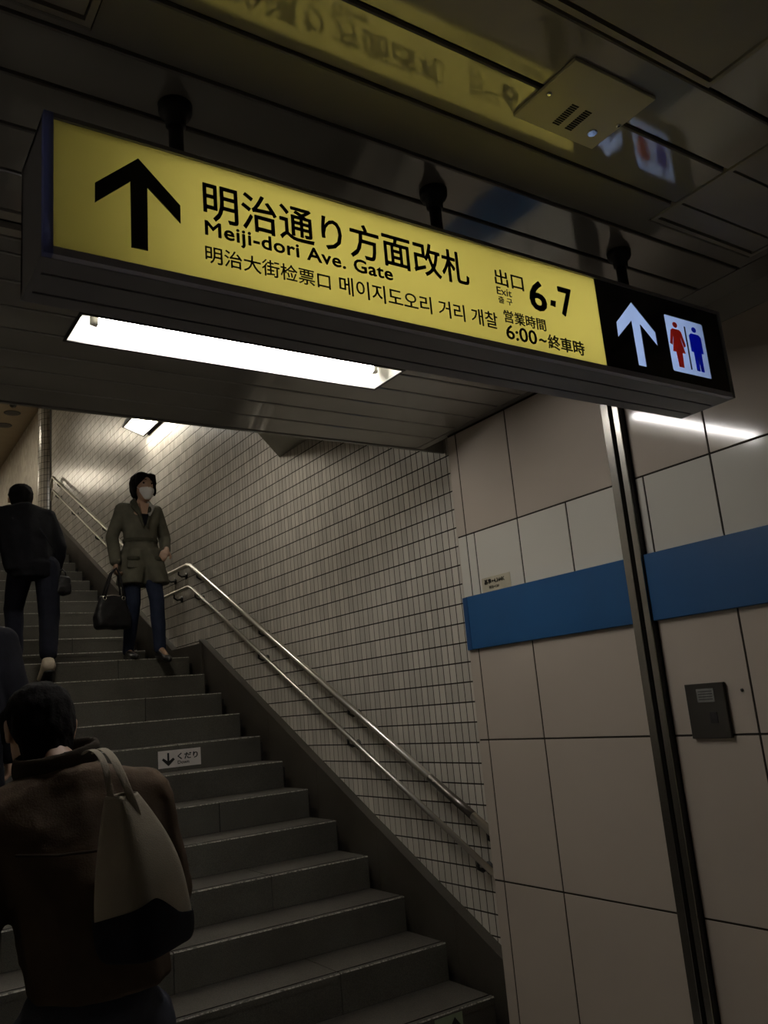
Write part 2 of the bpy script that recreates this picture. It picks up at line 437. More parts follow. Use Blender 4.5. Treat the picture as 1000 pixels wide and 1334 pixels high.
# ------------------------------------------------------------------ lamps
def lamp(name, x0, x1, y0, y1, z, tube_mat, label, along='x', tubes=(0.5,), depth=.075):
    """recessed trough lamp: tray, tubes, holders; opening in the plane z"""
    r = empty(name, ((x0 + x1) / 2, (y0 + y1) / 2, z)); tag(r, label, 'lamp')
    cx, cy = (x0 + x1) / 2, (y0 + y1) / 2
    hx, hy = (x1 - x0) / 2, (y1 - y0) / 2
    o = [(-hx, -hy, 0), (hx, -hy, 0), (hx, hy, 0), (-hx, hy, 0)]
    k = .03
    i = [(-hx + k, -hy + k, depth), (hx - k, -hy + k, depth), (hx - k, hy - k, depth), (-hx + k, hy - k, depth)]
    t = MB(); t.add(o + i, [(4, 5, 6, 7), (0, 1, 5, 4), (1, 2, 6, 5), (2, 3, 7, 6), (3, 0, 4, 7)])
    me = t.mesh('reflector_tray', M['enamel'], fix=False)
    link('reflector_tray', me, r)
    f = MB(); w = .010
    f.box(-hx - w, hx + w, -hy - w, -hy, -.003, .016); f.box(-hx - w, hx + w, hy, hy + w, -.003, .016)
    f.box(-hx - w, -hx, -hy, hy, -.003, .016); f.box(hx, hx + w, -hy, hy, -.003, .016)
    f.build('lamp_frame', M['dark_metal'], r)
    for tt in tubes:
        if along == 'x':
            yy = -hy + 2 * hy * tt
            a, b = Vector((-hx + .075, yy, depth * .45)), Vector((hx - .075, yy, depth * .45))
        else:
            xx = -hx + 2 * hx * tt
            a, b = Vector((xx, -hy + .05, depth * .45)), Vector((xx, hy - .05, depth * .45))
        MB().tube([a, b], .0165, 14).build('fluorescent_tube', tube_mat, r)
        d = (b - a).normalized()
        for e, s in ((a, -1), (b, 1)):
            q = e + d * s * .012
            MB().tube([e, e + d * s * .004, q, q + Vector((0, 0, depth * .5))], [.017, .019, .019, .012], 10).build('lamp_holder', M['enamel'], r)
    return r
lamp('fluorescent_lamp', FX0, FX1, FY0, FY1, CZ, M['tube'], 'bright recessed fluorescent lamp in the ceiling under the yellow sign')
lamp('fluorescent_lamp', .2, 1.42, -2.1, -1.9, CZ - .005, M['tube_fill'], 'added unseen fill lamp in the hall ceiling behind the viewer')  # added out of view to lift the ambient light
lamp('fluorescent_lamp', .2, 1.42, -4.2, -4.0, CZ - .005, M['tube_fill'], 'added unseen fill lamp at the rear end of the hall')  # second added lamp, unseen, more ambient light for the risers

# ------------------------------------------------------------------ stair shaft: ceiling, stair wall, column, concourse
def shaft_z(y): return CAMZ + 1.98 + .357 * (y - 3.34)
tag(MB().prism([(3.335, shaft_z(3.335)), (12.6, shaft_z(12.6)), (12.6, shaft_z(12.6) + .1), (3.335, shaft_z(3.335) + .1)], 'x', XL, XS + .3).build('ceiling_stair', M['plaster']),
    'sloping ceiling above the staircase', kind='structure')
UZ = CAMZ + 5.11
tag(MB().box(XL, 4.2, 12.6, 21, UZ, UZ + .1).build('ceiling_concourse', M['far_ceiling']), 'warm beige ceiling of the upper concourse, top left', kind='structure')
tag(MB().box(XL, 4.2, 20.8, 21, 4, UZ + .2).build('wall_concourse', M['plaster']), 'plain end wall of the upper concourse', kind='structure')
tag(MB().box(XS + .06, XS + .3, 12.5, 20.9, 4.0, UZ + .05).build('wall_upper', M['tile']), 'tiled side wall of the upper concourse beyond the round column', kind='structure')

ws = MB().prism([(3.0, -.1), (12.62, -.1), (12.62, shaft_z(12.62)), (3.0, shaft_z(3.0))], 'x', XS - .0006, XS + .3).build('wall_stair', M['grout'])
tag(ws, 'stair side wall clad in small upright pale tiles', kind='structure')
TW, TH, JW, JH = .052, .0975, .0056, .0070
ty0, tz0 = 3.051, CAMZ + 1.237 - .0975 * 40
def dado_top(y):
    a = CAMZ - 1.159 + .518 * (y - 3.242)
    land = 13 * RIS + .10
    b = CAMZ + 1.61 + .49 * (y - 9.405)
    return a if y < 6.74 else max(land, b)
tm = bevel_box(-.0015, .006, JW / 2, TW - JW / 2, JH / 2, TH - JH / 2, .0005, 'wall_tile', M['tile']).data
bpy.data.objects.remove(bpy.data.objects['wall_tile'])
stuff = MB(); single = []
ncol = int((12.45 - ty0) / TW)
for c in range(ncol):
    y = ty0 + c * TW
    lo = dado_top(y) - .1; hi = min(CAMZ + .383 * (y + TW) + .22, shaft_z(y))
    k = max(0, int((lo - tz0) / TH))
    while tz0 + k * TH < hi:
        z = tz0 + k * TH
        if 4 <= c and len(single) < 300 and z > dado_top(y) - .06 and z < CAMZ + .383 * (y + TW): single.append((y, z))
        else:
            a, b, d, e = y + JW / 2, y + TW - JW / 2, z + JH / 2, z + TH - JH / 2
            x = XS - .0015 - random.random() * .0006
            stuff.add([(x, a, d), (x, b, d), (x, b, e), (x, a, e), (XS + .006, a, d), (XS + .006, b, d), (XS + .006, b, e), (XS + .006, a, e)],
                      [(3, 2, 1, 0), (0, 1, 5, 4), (1, 2, 6, 5), (2, 3, 7, 6), (3, 0, 4, 7)])
        k += 1
for y, z in single: link('wall_tile', tm, ws, (XS, y, z))
tag(stuff.build('wall_tiles', M['tile'], ws, fix=False), kind='stuff')

# corner soffit above the stair wall
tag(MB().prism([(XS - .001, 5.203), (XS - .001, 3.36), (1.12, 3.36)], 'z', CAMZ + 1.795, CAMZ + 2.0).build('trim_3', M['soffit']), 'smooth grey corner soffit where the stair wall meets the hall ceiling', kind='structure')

# round tiled column at the head of the stairs
colm = empty('trim_4', (2.77, 12.74, 4.3)); tag(colm, 'round column clad in small square tiles at the head of the stairs', kind='structure')
CR = .19
MB().tube([(0, 0, -.6), (0, 0, 2.6)], CR, 40).build('column_core', M['grout'], colm)
ct = MB(); nseg = 24
for j in range(nseg):
    for k in range(33):
        a0, a1 = 2 * PI * (j + .06) / nseg, 2 * PI * (j + .94) / nseg
        z0, z1 = -.6 + k * .0975 + .003, -.6 + (k + 1) * .0975 - .003
        r2 = CR + .006
        ct.add([(r2 * math.cos(a0), r2 * math.sin(a0), z0), (r2 * math.cos(a1), r2 * math.sin(a1), z0), (r2 * math.cos(a1), r2 * math.sin(a1), z1), (r2 * math.cos(a0), r2 * math.sin(a0), z1)], [(0, 1, 2, 3)])
tag(ct.build('column_tiles', M['tile'], colm, fix=False), kind='stuff')

# downlights of the concourse
def downlight(x, y, lit, label):
    r = empty('downlight', (x, y, UZ)); tag(r, label, 'downlight', 'round downlights of the concourse ceiling')
    lathe([(.09, -.004), (.12, -.006), (.13, -.001), (.13, .004)], 24, cap=False).build('downlight_ring', M['dark_metal'], r)
    lathe([(.088, -.003), (.088, .003)], 24).build('downlight_glass', M['dark_metal'], r)
p = onZ(16, 538, UZ); downlight(p.x, p.y, False, 'dark downlight nearest the column in beige concourse ceiling')
p = onZ(5, 554, UZ); downlight(p.x, p.y, False, 'dark downlight at the left picture edge in beige concourse ceiling')
p = onZ(17, 529, UZ - .06)
dm = empty('dome_camera', (p.x, p.y, UZ)); tag(dm, 'small shiny dome camera on the beige concourse ceiling', 'camera')
lathe([(.07, 0), (.07, -.03), (.06, -.035)], 20).build('dome_base', M['enamel'], dm)
lathe([(.055, -.035), (.05, -.06), (.03, -.08), (.005, -.086)], 20).build('dome_glass', M['black_gloss'], dm)

# ------------------------------------------------------------------ stairs
st = MB()
poly = [(Y1 + .03, -.1)]
for n in range(1, 14): poly += [(ny(n) + .03, nz(n - 1) if n > 1 else 0), (ny(n) + .03, nz(n) - .034)]
for n in range(14, 27): poly += [(ny(n) + .03, nz(n - 1) - .034), (ny(n) + .03, nz(n) - .034)]
poly2 = []
for q in poly:
    if not poly2 or q != poly2[-1]: poly2.append(q)
# core drawn as boxes, one per step, joined
core = MB()
for n in range(1, 27):
    y0 = ny(n) + .03; y1 = ny(n + 1) + .03 if n not in (13, 26) else (Y2 + .03 if n == 13 else 20.9)
    core.box(XL, 2.575, y0, y1, max(-.1, nz(n) - 1.2), nz(n) - .031)
sc_ = core.build('staircase', M['dark'])
tag(sc_, 'two flights of worn grey stone steps with a landing', kind='structure')
def tread_mesh(w, depth):
    prof = [(0.008, -.031), (0.008, -.005), (.012, 0), (.034, 0), (.034, -.005), (.046, -.005), (.046, 0), (depth, 0), (depth, -.031)]
    mb = MB(); n = len(prof)
    v = [(0, a, b) for a, b in prof] + [(w, a, b) for a, b in prof]
    mb.add(v, [tuple(range(n)), tuple(range(n, 2 * n))[::-1]])
    for i in range(n):
        mi = {0: 3, 1: 1, 3: 2, 4: 2, 5: 2}.get(i, 0)
        mb.add([v[i], v[(i + 1) % n], v[n + (i + 1) % n], v[n + i]], [(0, 1, 2, 3)], mi)
    bm = bmesh.new(); me = mb.mesh('tread_slab', [M['tread'], M['worn'], M['groove'], M['riser']], fix=False)
    bm.from_mesh(me); bmesh.ops.remove_doubles(bm, verts=bm.verts, dist=1e-5); bmesh.ops.recalc_face_normals(bm, faces=bm.faces); bm.to_mesh(me); bm.free()
    return me
def riser_mesh(w):
    return MB().box(0, w, .010, .034, -RIS + .001, -.0312).mesh('riser_slab', M['riser'])
XE = 2.58
splits = {1: [XL, -.57, .71, 1.99, XE], 0: [XL, -1.21, .07, 1.352, XE]}
cache = {}
def piece(kind, w, depth=0):
    k = (kind, round(w, 4), round(depth, 4))
    if k not in cache: cache[k] = tread_mesh(w, depth) if kind == 't' else riser_mesh(w)
    return cache[k]
for n in range(1, 27):
    sp = splits[n % 2]
    for a, b in zip(sp[:-1], sp[1:]):
        g = .0022
        d = TRD + .010 if n not in (13, 26) else .60
        link('tread_slab', piece('t', b - a - 2 * g, d), sc_, (a + g, ny(n), nz(n)))
        link('riser_slab', piece('r', b - a - 2 * g), sc_, (a + g, ny(n), nz(n)))
MB().box(XL, XE, ny(13) + .604, Y2 + .03, nz(13) - .03, nz(13)).build('landing_slab', M['tread'], sc_)
MB().box(XL, XS + .06, ny(26) + .604, 20.9, nz(26) - .03, nz(26)).build('concourse_floor', M['tread'], sc_)
# gutter between the steps and the dado: the same steps, set back and lower
gut = MB()
for n in range(1, 27):
    if n == 13: y1 = Y2 + .15
    elif n == 26: y1 = 12.6
    else: y1 = ny(n + 1) + .15
    gut.box(XE - .006, 2.66, ny(n) + .11, y1, max(-.1, nz(n) - 1.0), nz(n) - .045)
gut.build('side_gutter', M['groove'], sc_)

# stone dado beside the steps
dd = empty('baseboard_stair', (2.64, 3.1, 0)); tag(dd, 'dark stone skirting stepping up beside the stairs', kind='structure')
def dado_slab(y0, y1):
    t0, t1 = dado_top(y0), dado_top(y1 - 1e-4)
    MB().prism([(y0 + .0015 - 3.1, t0 - .62), (y1 - .0015 - 3.1, t1 - .62), (y1 - .0015 - 3.1, t1), (y0 + .0015 - 3.1, t0)], 'x', 0, .064).build('dado_slab', M['dado'], dd)
y = 3.10
ys_ = [3.10, 3.55, 4.20, 4.85, 5.505, 6.158, 6.74, 7.40, 8.05, 8.70, 9.36, 10.0, 10.66, 11.3, 11.9, 12.5]
for a, b in zip(ys_[:-1], ys_[1:]): dado_slab(a, b)
MB().box(-.012, .0, 6.66 - 3.1, 6.735 - 3.1, dado_top(6.70) - .50, dado_top(6.70) - .02).build('dado_end_post', M['dado'], dd)

# ------------------------------------------------------------------ handrails
def handrail(name, dz, r, label, brackets):
    X = 2.622
    zf = lambda y: CAMZ - .613 + .5236 * (y - 3.19) + dz
    top = CAMZ + 1.312 + dz
    pts = [(X, 3.125, zf(3.125)), (X, 6.83, zf(6.83)), (X, 6.90, top), (X, 7.60, top), (X, 7.66, top + .012)]
    ze = top + .012 + .505 * (11.98 - 7.66)
    pts += [(X, 11.98, ze), (X, 12.05, ze - .03), (X, 12.08, ze - .13)]
    root = empty(name, (X, 3.125, zf(3.125))); tag(root, label, 'handrail', 'handrails on the stair wall')
    o = Vector(root.location)
    MB().tube([Vector(p) - o for p in pts], r, 16).build('rail_pipe', M['rail'], root)
    y0, y1 = (3.30, 3.62)
    if dz == 0:
        MB().tube([Vector((X, y0, zf(y0))) - o, Vector((X, y1, zf(y1))) - o], r + .0012, 16).build('rail_sleeve', M['rail_sleeve'], root)
    for y in brackets:
        z = zf(y) if y < 6.85 else (top if y < 7.62 else top + .012 + .505 * (y - 7.66))
        p = [Vector((X, y, z - r * .8)), Vector((X, y + .004, z - .045)), Vector((X + .03, y + .01, z - .062)), Vector((XS - .002, y + .012, z - .055))]
        b = MB().tube([q - o for q in p], .008, 8).build('rail_bracket', M['dark_metal'], root)
        lathe([(.030, .0), (.030, -.006), (.012, -.010)], 16, (XS - .001 - o.x, y + .012 - o.y, z - .055 - o.z), 'x').build('wall_rose', M['dark_metal'], b)
handrail('handrail', 0.0, .020, 'upper, thicker polished steel handrail on the tiled stair wall', (3.20, 4.37, 5.53, 6.68, 7.12, 7.40, 8.4, 9.5, 10.5, 11.7))
handrail('handrail', -.190, .0145, 'lower, thinner polished steel handrail on the tiled stair wall', (3.30, 4.40, 5.56, 6.74, 7.25, 8.6, 9.8, 10.9, 11.8))

# ------------------------------------------------------------------ shaft lamps: the first is seen, the others are added for light
def wall_lamp(x, y0, y1, z, tilt, label, tm='tube_stair'):
    hl = (y1 - y0) / 2
    r = empty('wall_lamp', (x, (y0 + y1) / 2, z)); tag(r, label, 'lamp', 'tube lamps of the stair shaft'); r.rotation_euler = (0, tilt, 0)
    w = .105
    t = MB()
    o = [(-w, -hl, 0), (w, -hl, 0), (w, hl, 0), (-w, hl, 0)]; i = [(-w + .03, -hl + .03, .07), (w - .03, -hl + .03, .07), (w - .03, hl - .03, .07), (-w + .03, hl - .03, .07)]
    t.add(o + i, [(4, 5, 6, 7), (0, 1, 5, 4), (1, 2, 6, 5), (2, 3, 7, 6), (3, 0, 4, 7)])
    link('reflector_tray', t.mesh('reflector_tray', M['enamel'], fix=False), r)
    f = MB(); e = .012
    f.box(-w - e, -w, -hl - e, hl + e, -.004, .08); f.box(w, w + e, -hl - e, hl + e, -.004, .08); f.box(-w, w, -hl - e, -hl, -.004, .08); f.box(-w, w, hl, hl + e, -.004, .08); f.box(-w, w, -hl, hl, .072, .08)
    f.build('lamp_housing', M['dark_metal'], r)
    for xx in (-.045, .045):
        MB().tube([(xx, -hl + .06, .012), (xx, hl - .06, .012)], .0165, 12).build('fluorescent_tube', M[tm], r)
        for s in (-1, 1):
            MB().tube([(xx, s * (hl - .06), .03), (xx, s * (hl - .045), .03), (xx, s * (hl - .045), .06)], .018, 10).build('lamp_holder', M['enamel'], r)
    return r
wall_lamp(2.560, 6.90, 8.12, CAMZ + 2.925, .35, 'fluorescent lamp high on the stair wall above the landing')
wall_lamp(1.2, 4.4, 5.6, shaft_z(5.0) - .32, 0, 'added unseen lamp in the stair shaft hidden above the hall ceiling')  # unseen, added to brighten the shaft over the lower flight
wall_lamp(1.2, 9.6, 10.8, shaft_z(10.2) - .35, 0, 'added unseen lamp above the upper flight hidden by the hall ceiling')  # unseen, added so the wall by the upper flight gets brighter
wall_lamp(.9, 13.5, 14.7, UZ - .09, 0, 'added unseen lamp of the upper concourse nearest the stair head', 'tube_top_fill')  # unseen trough added to light the concourse with a softer highlight
wall_lamp(.9, 16.5, 17.7, UZ - .09, 0, 'added unseen lamp deep in the upper concourse', 'tube_top_fill')  # unseen as well, added to brighten the far concourse

# ------------------------------------------------------------------ hanging sign
SY = 1.369; SYB = 1.560
SX0, SX1 = .2825, 2.2475
SZ0, SZ1 = CAMZ + .799, CAMZ + 1.080
sg = empty('hanging_sign', ((SX0 + SX1) / 2, (SY + SYB) / 2, SZ0))
tag(sg, 'long yellow backlit hanging sign to the gate with a black restroom section', 'sign')
O = Vector(sg.location)
def S(mb, name, mt, parent=None):
    mb.v = [(a - O.x, b - O.y, c - O.z) for a, b, c in mb.v]
    return mb.build(name, mt, parent or sg)
# housing: shell open at the front
hs = MB(); t = .012
hs.box(SX0, SX1, SY + .012, SYB, SZ1 - t, SZ1); hs.box(SX0, SX1, SYB - t, SYB, SZ0 + t, SZ1 - t)
S(hs, 'housing', M['sign_body'])
for a, b in ((SX0, SX0 + t), (SX1 - t, SX1)):
    S(MB().prism([(SY + .012, SZ0), (SYB, SZ0), (SYB, SZ1 - .035), (SYB - .012, SZ1 - .004), (SY + .012, SZ1)], 'x', a, b), 'end_cap', M['sign_body'])
# bottom boards with dark seams
for a, b in ((SY + .012, SY + .068), (SY + .0755, SY + .144), (SY + .1515, SYB)):
    S(MB().box(SX0 + t, SX1 - t, a, b, SZ0, SZ0 + .010), 'bottom_board', M['sign_body'])
S(MB().box(SX0 + t, SX1 - t, SY + .012, SYB, SZ0 + .0105, SZ0 + .012), 'bottom_liner', M['ceil_dark'])
# white lining
ln = MB()
ln.box(SX0 + t, SX1 - t, SYB - t - .003, SYB - t, SZ0 + t, SZ1 - t); ln.box(SX0 + t, SX1 - t, SY + .014, SYB - t, SZ1 - t - .003, SZ1 - t); ln.box(SX0 + t, SX1 - t, SY + .014, SYB - t, SZ0 + t, SZ0 + t + .003)
S(ln, 'lining', M['sign_white'])
# faces
fx0, fxd, fx1 = .299, 1.696, SX1 - .012
fz0, fz1 = CAMZ + .8145, CAMZ + 1.0705
S(MB().box(fx0 - .004, fxd, SY + .003, SY + .006, fz0 - .003, fz1 + .003), 'yellow_panel', M['sign_yellow'])
S(MB().box(fxd, fx1, SY + .004, SY + .006, fz0 - .003, fz1 + .003), 'opal_panel', M['sign_opal'])
# frame
fr = MB()
fr.box(SX0, fx0, SY - .003, SY + .014, SZ0, SZ1)
S(fr, 'frame_end', M['sign_frame'])
S(MB().box(fx1, SX1, SY - .003, SY + .014, SZ0, SZ1), 'frame_end', M['sign_body'])
S(MB().box(fx0, fx1, SY - .003, SY + .014, SZ0, fz0), 'frame_rail', M['sign_lip'])
S(MB().box(fx0, fx1, SY - .003, SY + .014, fz1, SZ1), 'frame_rail', M['sign_body'])
# tubes inside
for z in (.875, 1.005):
    for a, b in ((.50, 1.30), (1.36, 2.16)):
        S(MB().tube([(a, SYB - .045, CAMZ + z), (b, SYB - .045, CAMZ + z)], .010, 10), 'sign_tube', M['tube_sign'])

def px_poly(pts, Y): return [(q.x, q.z) for q in (onY(u, v, Y) for u, v in pts)]
ar = [(u / 2, 100 + v / 2) for u, v in ((360, 212), (470, 335), (471, 381), (384, 287), (386, 452), (343, 443), (340, 272), (248, 326), (248, 275))]
S(MB().prism(px_poly(ar, SY), 'y', SY + .0005, SY + .003), 'black_arrow', M['ink'])

# black section: plate with the arrow and the pictogram field cut out
ar2 = px_poly([(750 + u / 4, 330 + v / 4) for u, v in ((290, 252), (417, 410), (430, 485), (337, 370), (373, 592), (330, 582), (290, 350), (222, 435), (212, 358))], SY)
pk = px_poly([(750 + u / 4, 330 + v / 4) for u, v in ((453, 315), (655, 367), (715, 657), (515, 610))], SY)
px0, px1 = (pk[0][0] + pk[3][0]) / 2, (pk[1][0] + pk[2][0]) / 2
pz1, pz0 = (pk[0][1] + pk[1][1]) / 2, (pk[2][1] + pk[3][1]) / 2
def rrect(x0, x1, z0, z1, r, k=5):
    out = []
    for cx, cz, a0 in ((x1 - r, z1 - r, 0), (x0 + r, z1 - r, 90), (x0 + r, z0 + r, 180), (x1 - r, z0 + r, 270)):
        out += [(cx + r * math.cos(math.radians(a0 + 90 * i / k)), cz + r * math.sin(math.radians(a0 + 90 * i / k))) for i in range(k + 1)]
    return out
def holed_plate(name, loops, y0, y1, mt):
    cu = bpy.data.curves.new(name, 'CURVE'); cu.dimensions = '2D'; cu.fill_mode = 'BOTH'; cu.extrude = (y1 - y0) / 2
    for lp in loops:
        s = cu.splines.new('POLY'); s.points.add(len(lp) - 1); s.use_cyclic_u = True
        for p, q in zip(s.points, lp): p.co = (q[0], q[1], 0, 1)
    o = bpy.data.objects.new(name, cu); COL.objects.link(o)
    dg = bpy.context.evaluated_depsgraph_get(); dg.update()
    me = bpy.data.meshes.new_from_object(o.evaluated_get(dg)); bpy.data.objects.remove(o); bpy.data.curves.remove(cu)
    for v in me.vertices:
        x, z, d = v.co
        v.co = (x - O.x, (y0 + y1) / 2 - d - O.y, z - O.z)
    me.materials.clear(); me.materials.append(mt)
    return link(name, me, sg)
holed_plate('black_panel', [[(fxd, fz0), (fx1, fz0), (fx1, fz1), (fxd, fz1)], ar2, rrect(px0, px1, pz0, pz1, .006)], SY + .001, SY + .0035, M['black_gloss'])

# restroom figures
def circ(cx, cz, r, n=20): return [(cx + r * math.cos(2 * PI * i / n), cz + r * math.sin(2 * PI * i / n)) for i in range(n)]
W_, H_ = px1 - px0, pz1 - pz0
def fig(name, mt, pts_list):
    f = MB()
    for pl in pts_list: f.prism([(px0 + a * W_, pz0 + b * H_) for a, b in pl], 'y', SY + .0022, SY + .0036)
    return S(f, name, mt)
cw = .255
fig('woman_symbol', M['red_ink'], [
    [(cw + .058 * math.cos(2 * PI * i / 16), .855 + .050 * math.sin(2 * PI * i / 16)) for i in range(16)],
    [(cw - .085, .775), (cw + .085, .775), (cw + .13, .745), (cw + .20, .50), (cw + .15, .475), (cw + .09, .655), (cw + .085, .62), (cw + .155, .365), (cw + .075, .365), (cw + .06, .10), (cw - .06, .10), (cw - .075, .365), (cw - .155, .365), (cw - .085, .62), (cw - .09, .655), (cw - .15, .475), (cw - .20, .50), (cw - .13, .745)]])
cm = .745
fig('man_symbol', M['blue_ink'], [
    [(cm + .058 * math.cos(2 * PI * i / 16), .855 + .050 * math.sin(2 * PI * i / 16)) for i in range(16)],
    [(cm - .10, .775), (cm + .10, .775), (cm + .155, .73), (cm + .155, .44), (cm + .105, .44), (cm + .10, .67), (cm + .095, .10), (cm + .015, .10), (cm, .42), (cm - .015, .10), (cm - .095, .10), (cm - .10, .67), (cm - .105, .44), (cm - .155, .44), (cm - .155, .73)]])
fig('divider_bar', M['ink'], [[(.492, .10), (.520, .10), (.520, .87), (.492, .87)]])

# lettering
def sign_text(body, l0, l1, r0, r1, name, bold=0.0, spacing=1.0):
    """l0/l1 = pixel of bottom/top at the left end, r0/r1 at the right end"""
    a, b, c, d = onY(*l0, SY), onY(*l1, SY), onY(*r0, SY), onY(*r1, SY)
    o = text_mesh(body, (a.x + b.x) / 2 - O.x, (c.x + d.x) / 2 - O.x, (a.z + c.z) / 2 - O.z, (b.z + d.z) / 2 - O.z, SY + .003 - O.y, name, M['ink'], sg, bold, .0015, spacing=spacing)
    return o
sign_text('明治通り方面改札', (265, 284), (265, 240), (611, 372.5), (609.5, 326), 'main_title', .010)
sign_text('Meiji-dori Ave. Gate', (267.5, 312), (267.5, 289), (512, 369), (512, 345.5), 'english_title', .016, 1.05)
sign_text('明治大街检票口', (268, 341), (268, 319), (431, 377), (430.5, 356), 'chinese_title', .004)
sign_text('메이지도오리 거리 개찰', (443, 382), (442.5, 360), (649, 428), (648, 406), 'korean_title', .004)
sign_text('出口', (645.5, 372), (644.5, 350), (682.5, 377), (681, 358), 'exit_title', .006)
sign_text('Exit', (648, 383), (647.5, 373.5), (667, 386), (666.5, 376.5), 'exit_english', 0.0)
sign_text('출 구', (650.5, 394.5), (649.5, 385.5), (668, 397), (667.5, 388.5), 'exit_korean', 0.0)
sign_text('6', (691.5, 403), (688.5, 364.5), (714, 406.5), (709.5, 366), 'number_six', .020)
sign_text('7', (731, 409), (726.5, 373), (745, 414.8), (748, 377.5), 'number_seven', .020)
q = px_poly([(717.5, 397), (724, 399.5), (724.5, 392), (718, 390.5)], SY)
S(MB().prism(q, 'y', SY + .0015, SY + .003), 'middle_dot', M['ink'])
sign_text('営業時間', (657.5, 419), (656.5, 403.5), (712, 431), (710.5, 415), 'opening_hours', .006)
sign_text('6:00', (661, 441), (659, 422.5), (700.5, 448.5), (699, 430), 'hours_from', .010)
sign_text('~', (703, 444), (703, 440), (712.5, 446.5), (712.5, 442.5), 'hours_dash', .02)
sign_text('終車時', (715, 453.5), (714, 435), (762.5, 463.5), (761, 445), 'hours_until', .012)

# rods and ceiling flanges
for px, py in ((230, 135), (565, 248), (803, 330)):
    q = onZ(px, py, CZ)
    x, yy = q.x, 1.466
    rd = S(MB().tube([(x, yy, SZ1 - .002), (x, yy, CZ - .03)], .0155, 16), 'hanging_rod', M['dark_metal'])
    f = lathe([(.016, -.052), (.021, -.049), (.022, -.03), (.031, -.025), (.035, -.016), (.036, 0)], 24, (x, yy, CZ))
    S(f, 'ceiling_flange', M['dark_metal'], rd)

# ------------------------------------------------------------------ speaker plate on the ceiling
q = [onZ(u, v, CZ - .008) for u, v in ((748, 78), (854, 128), (773, 194), (668, 153))]
sx0, sx1 = (q[0].x + q[3].x) / 2, (q[1].x + q[2].x) / 2
sy0, sy1 = (q[0].y + q[1].y) / 2, (q[2].y + q[3].y) / 2
sp = empty('ceiling_speaker', ((sx0 + sx1) / 2, (sy0 + sy1) / 2, CZ)); tag(sp, 'square beige speaker plate with two rows of slots on the ceiling', 'speaker')
hx, hy = (sx1 - sx0) / 2, (sy1 - sy0) / 2
bevel_box(-hx, hx, -hy, hy, -.009, 0, .0015, 'speaker_plate', M['plate'], sp)
# slots, screws, badge located in plate coordinates
def pl(u, v):
    w = onZ(u, v, CZ - .009); return w.x - sp.location.x, w.y - sp.location.y
a0, a1 = pl(724, 161), pl(749, 138)      # first row of slots
b0, b1 = pl(740, 168), pl(766, 146)      # second row
for (s0, s1) in ((a0, a1), (b0, b1)):
    for i in range(11):
        k = i / 10; x = s0[0] + (s1[0] - s0[0]) * k; yv = s0[1] + (s1[1] - s0[1]) * k
        MB().box(x - .0105, x + .0105, yv - .0022, yv + .0022, -.0095, -.0088).build('grille_slot', M['ceil_dark'], sp)
for u, v in ((715, 122), (805, 163)):
    x, yv = pl(u, v)
    lathe([(.006, -.009), (.006, -.0115), (.003, -.013)], 12, (x, yv, 0)).build('plate_screw', M['chrome'], sp)
x, yv = pl(771, 173)
lathe([(.013, -.009), (.013, -.0105), (.011, -.0115)], 20, (x, yv, 0)).build('round_badge', M['chrome'], sp)

# ------------------------------------------------------------------ small things on the walls and steps
# metal box on the right wall
mbx = empty('switch_box', (XR, 1.85, CAMZ - .12)); tag(mbx, 'flat dark metal switch box with a paper label on the beige wall', 'switch box')
bevel_box(-.014, 0, 1.773 - 1.85, 1.927 - 1.85, -.211 + .12, -.028 + .12, .0015, 'box_cover', M['box_metal'], mbx)
pa, pb = onX(906, 898, XR - .014), onX(931, 914, XR - .014)
lb = MB().box(-.0148, -.0138, pb.y - 1.85, pa.y - 1.85, pb.z - CAMZ + .12, pa.z - CAMZ + .12).build('paper_label', M['label_grey'], mbx)
for i in range(4):
    z = pb.z - CAMZ + .12 + (pa.z - pb.z) * (.2 + .2 * i)
    MB().box(-.0152, -.0147, pb.y - 1.85 + .006, pa.y - 1.85 - .006, z - .0012, z + .0012).build('label_line', M['dark_metal'], lb)
pa, pb = onX(924, 928, XR - .014), onX(936, 942, XR - .014)
MB().box(-.0155, -.0138, pb.y - 1.85, pa.y - 1.85, pb.z - CAMZ + .12, pa.z - CAMZ + .12).build('lock_window', M['ceil_dark'], mbx)
# plugged hole in the panel
w = onX(966.5, 899, XR)
hp = lathe([(.0055, 0), (.0055, -.003), (.003, -.004)], 12, (0, 0, 0), 'x').build('wall_plug', M['ink']); hp.location = (XR, w.y, w.z)
tag(hp, 'tiny black plug in the beige panel beside the switch box', 'plug')

# small printed strip above the blue band
a, b = onX(628, 772, XR), onX(666, 745, XR)
stk = MB().box(XR - .0012, XR, 2.757, 2.952, CAMZ + .455, CAMZ + .521).build('wall_sticker', M['old_paper'])
tag(stk, 'old printed strip stuck above the far end of the blue band', 'sticker')
text_mesh('基準+4,344K', -2.936, -2.795, CAMZ + .488, CAMZ + .513, XR - .0012, 'printed_line', M['ink'], stk, .03, .0004, 'x')
text_mesh('明治+CBF', -2.905, -2.835, CAMZ + .466, CAMZ + .481, XR - .0012, 'printed_line', M['ink'], stk, .02, .0004, 'x')

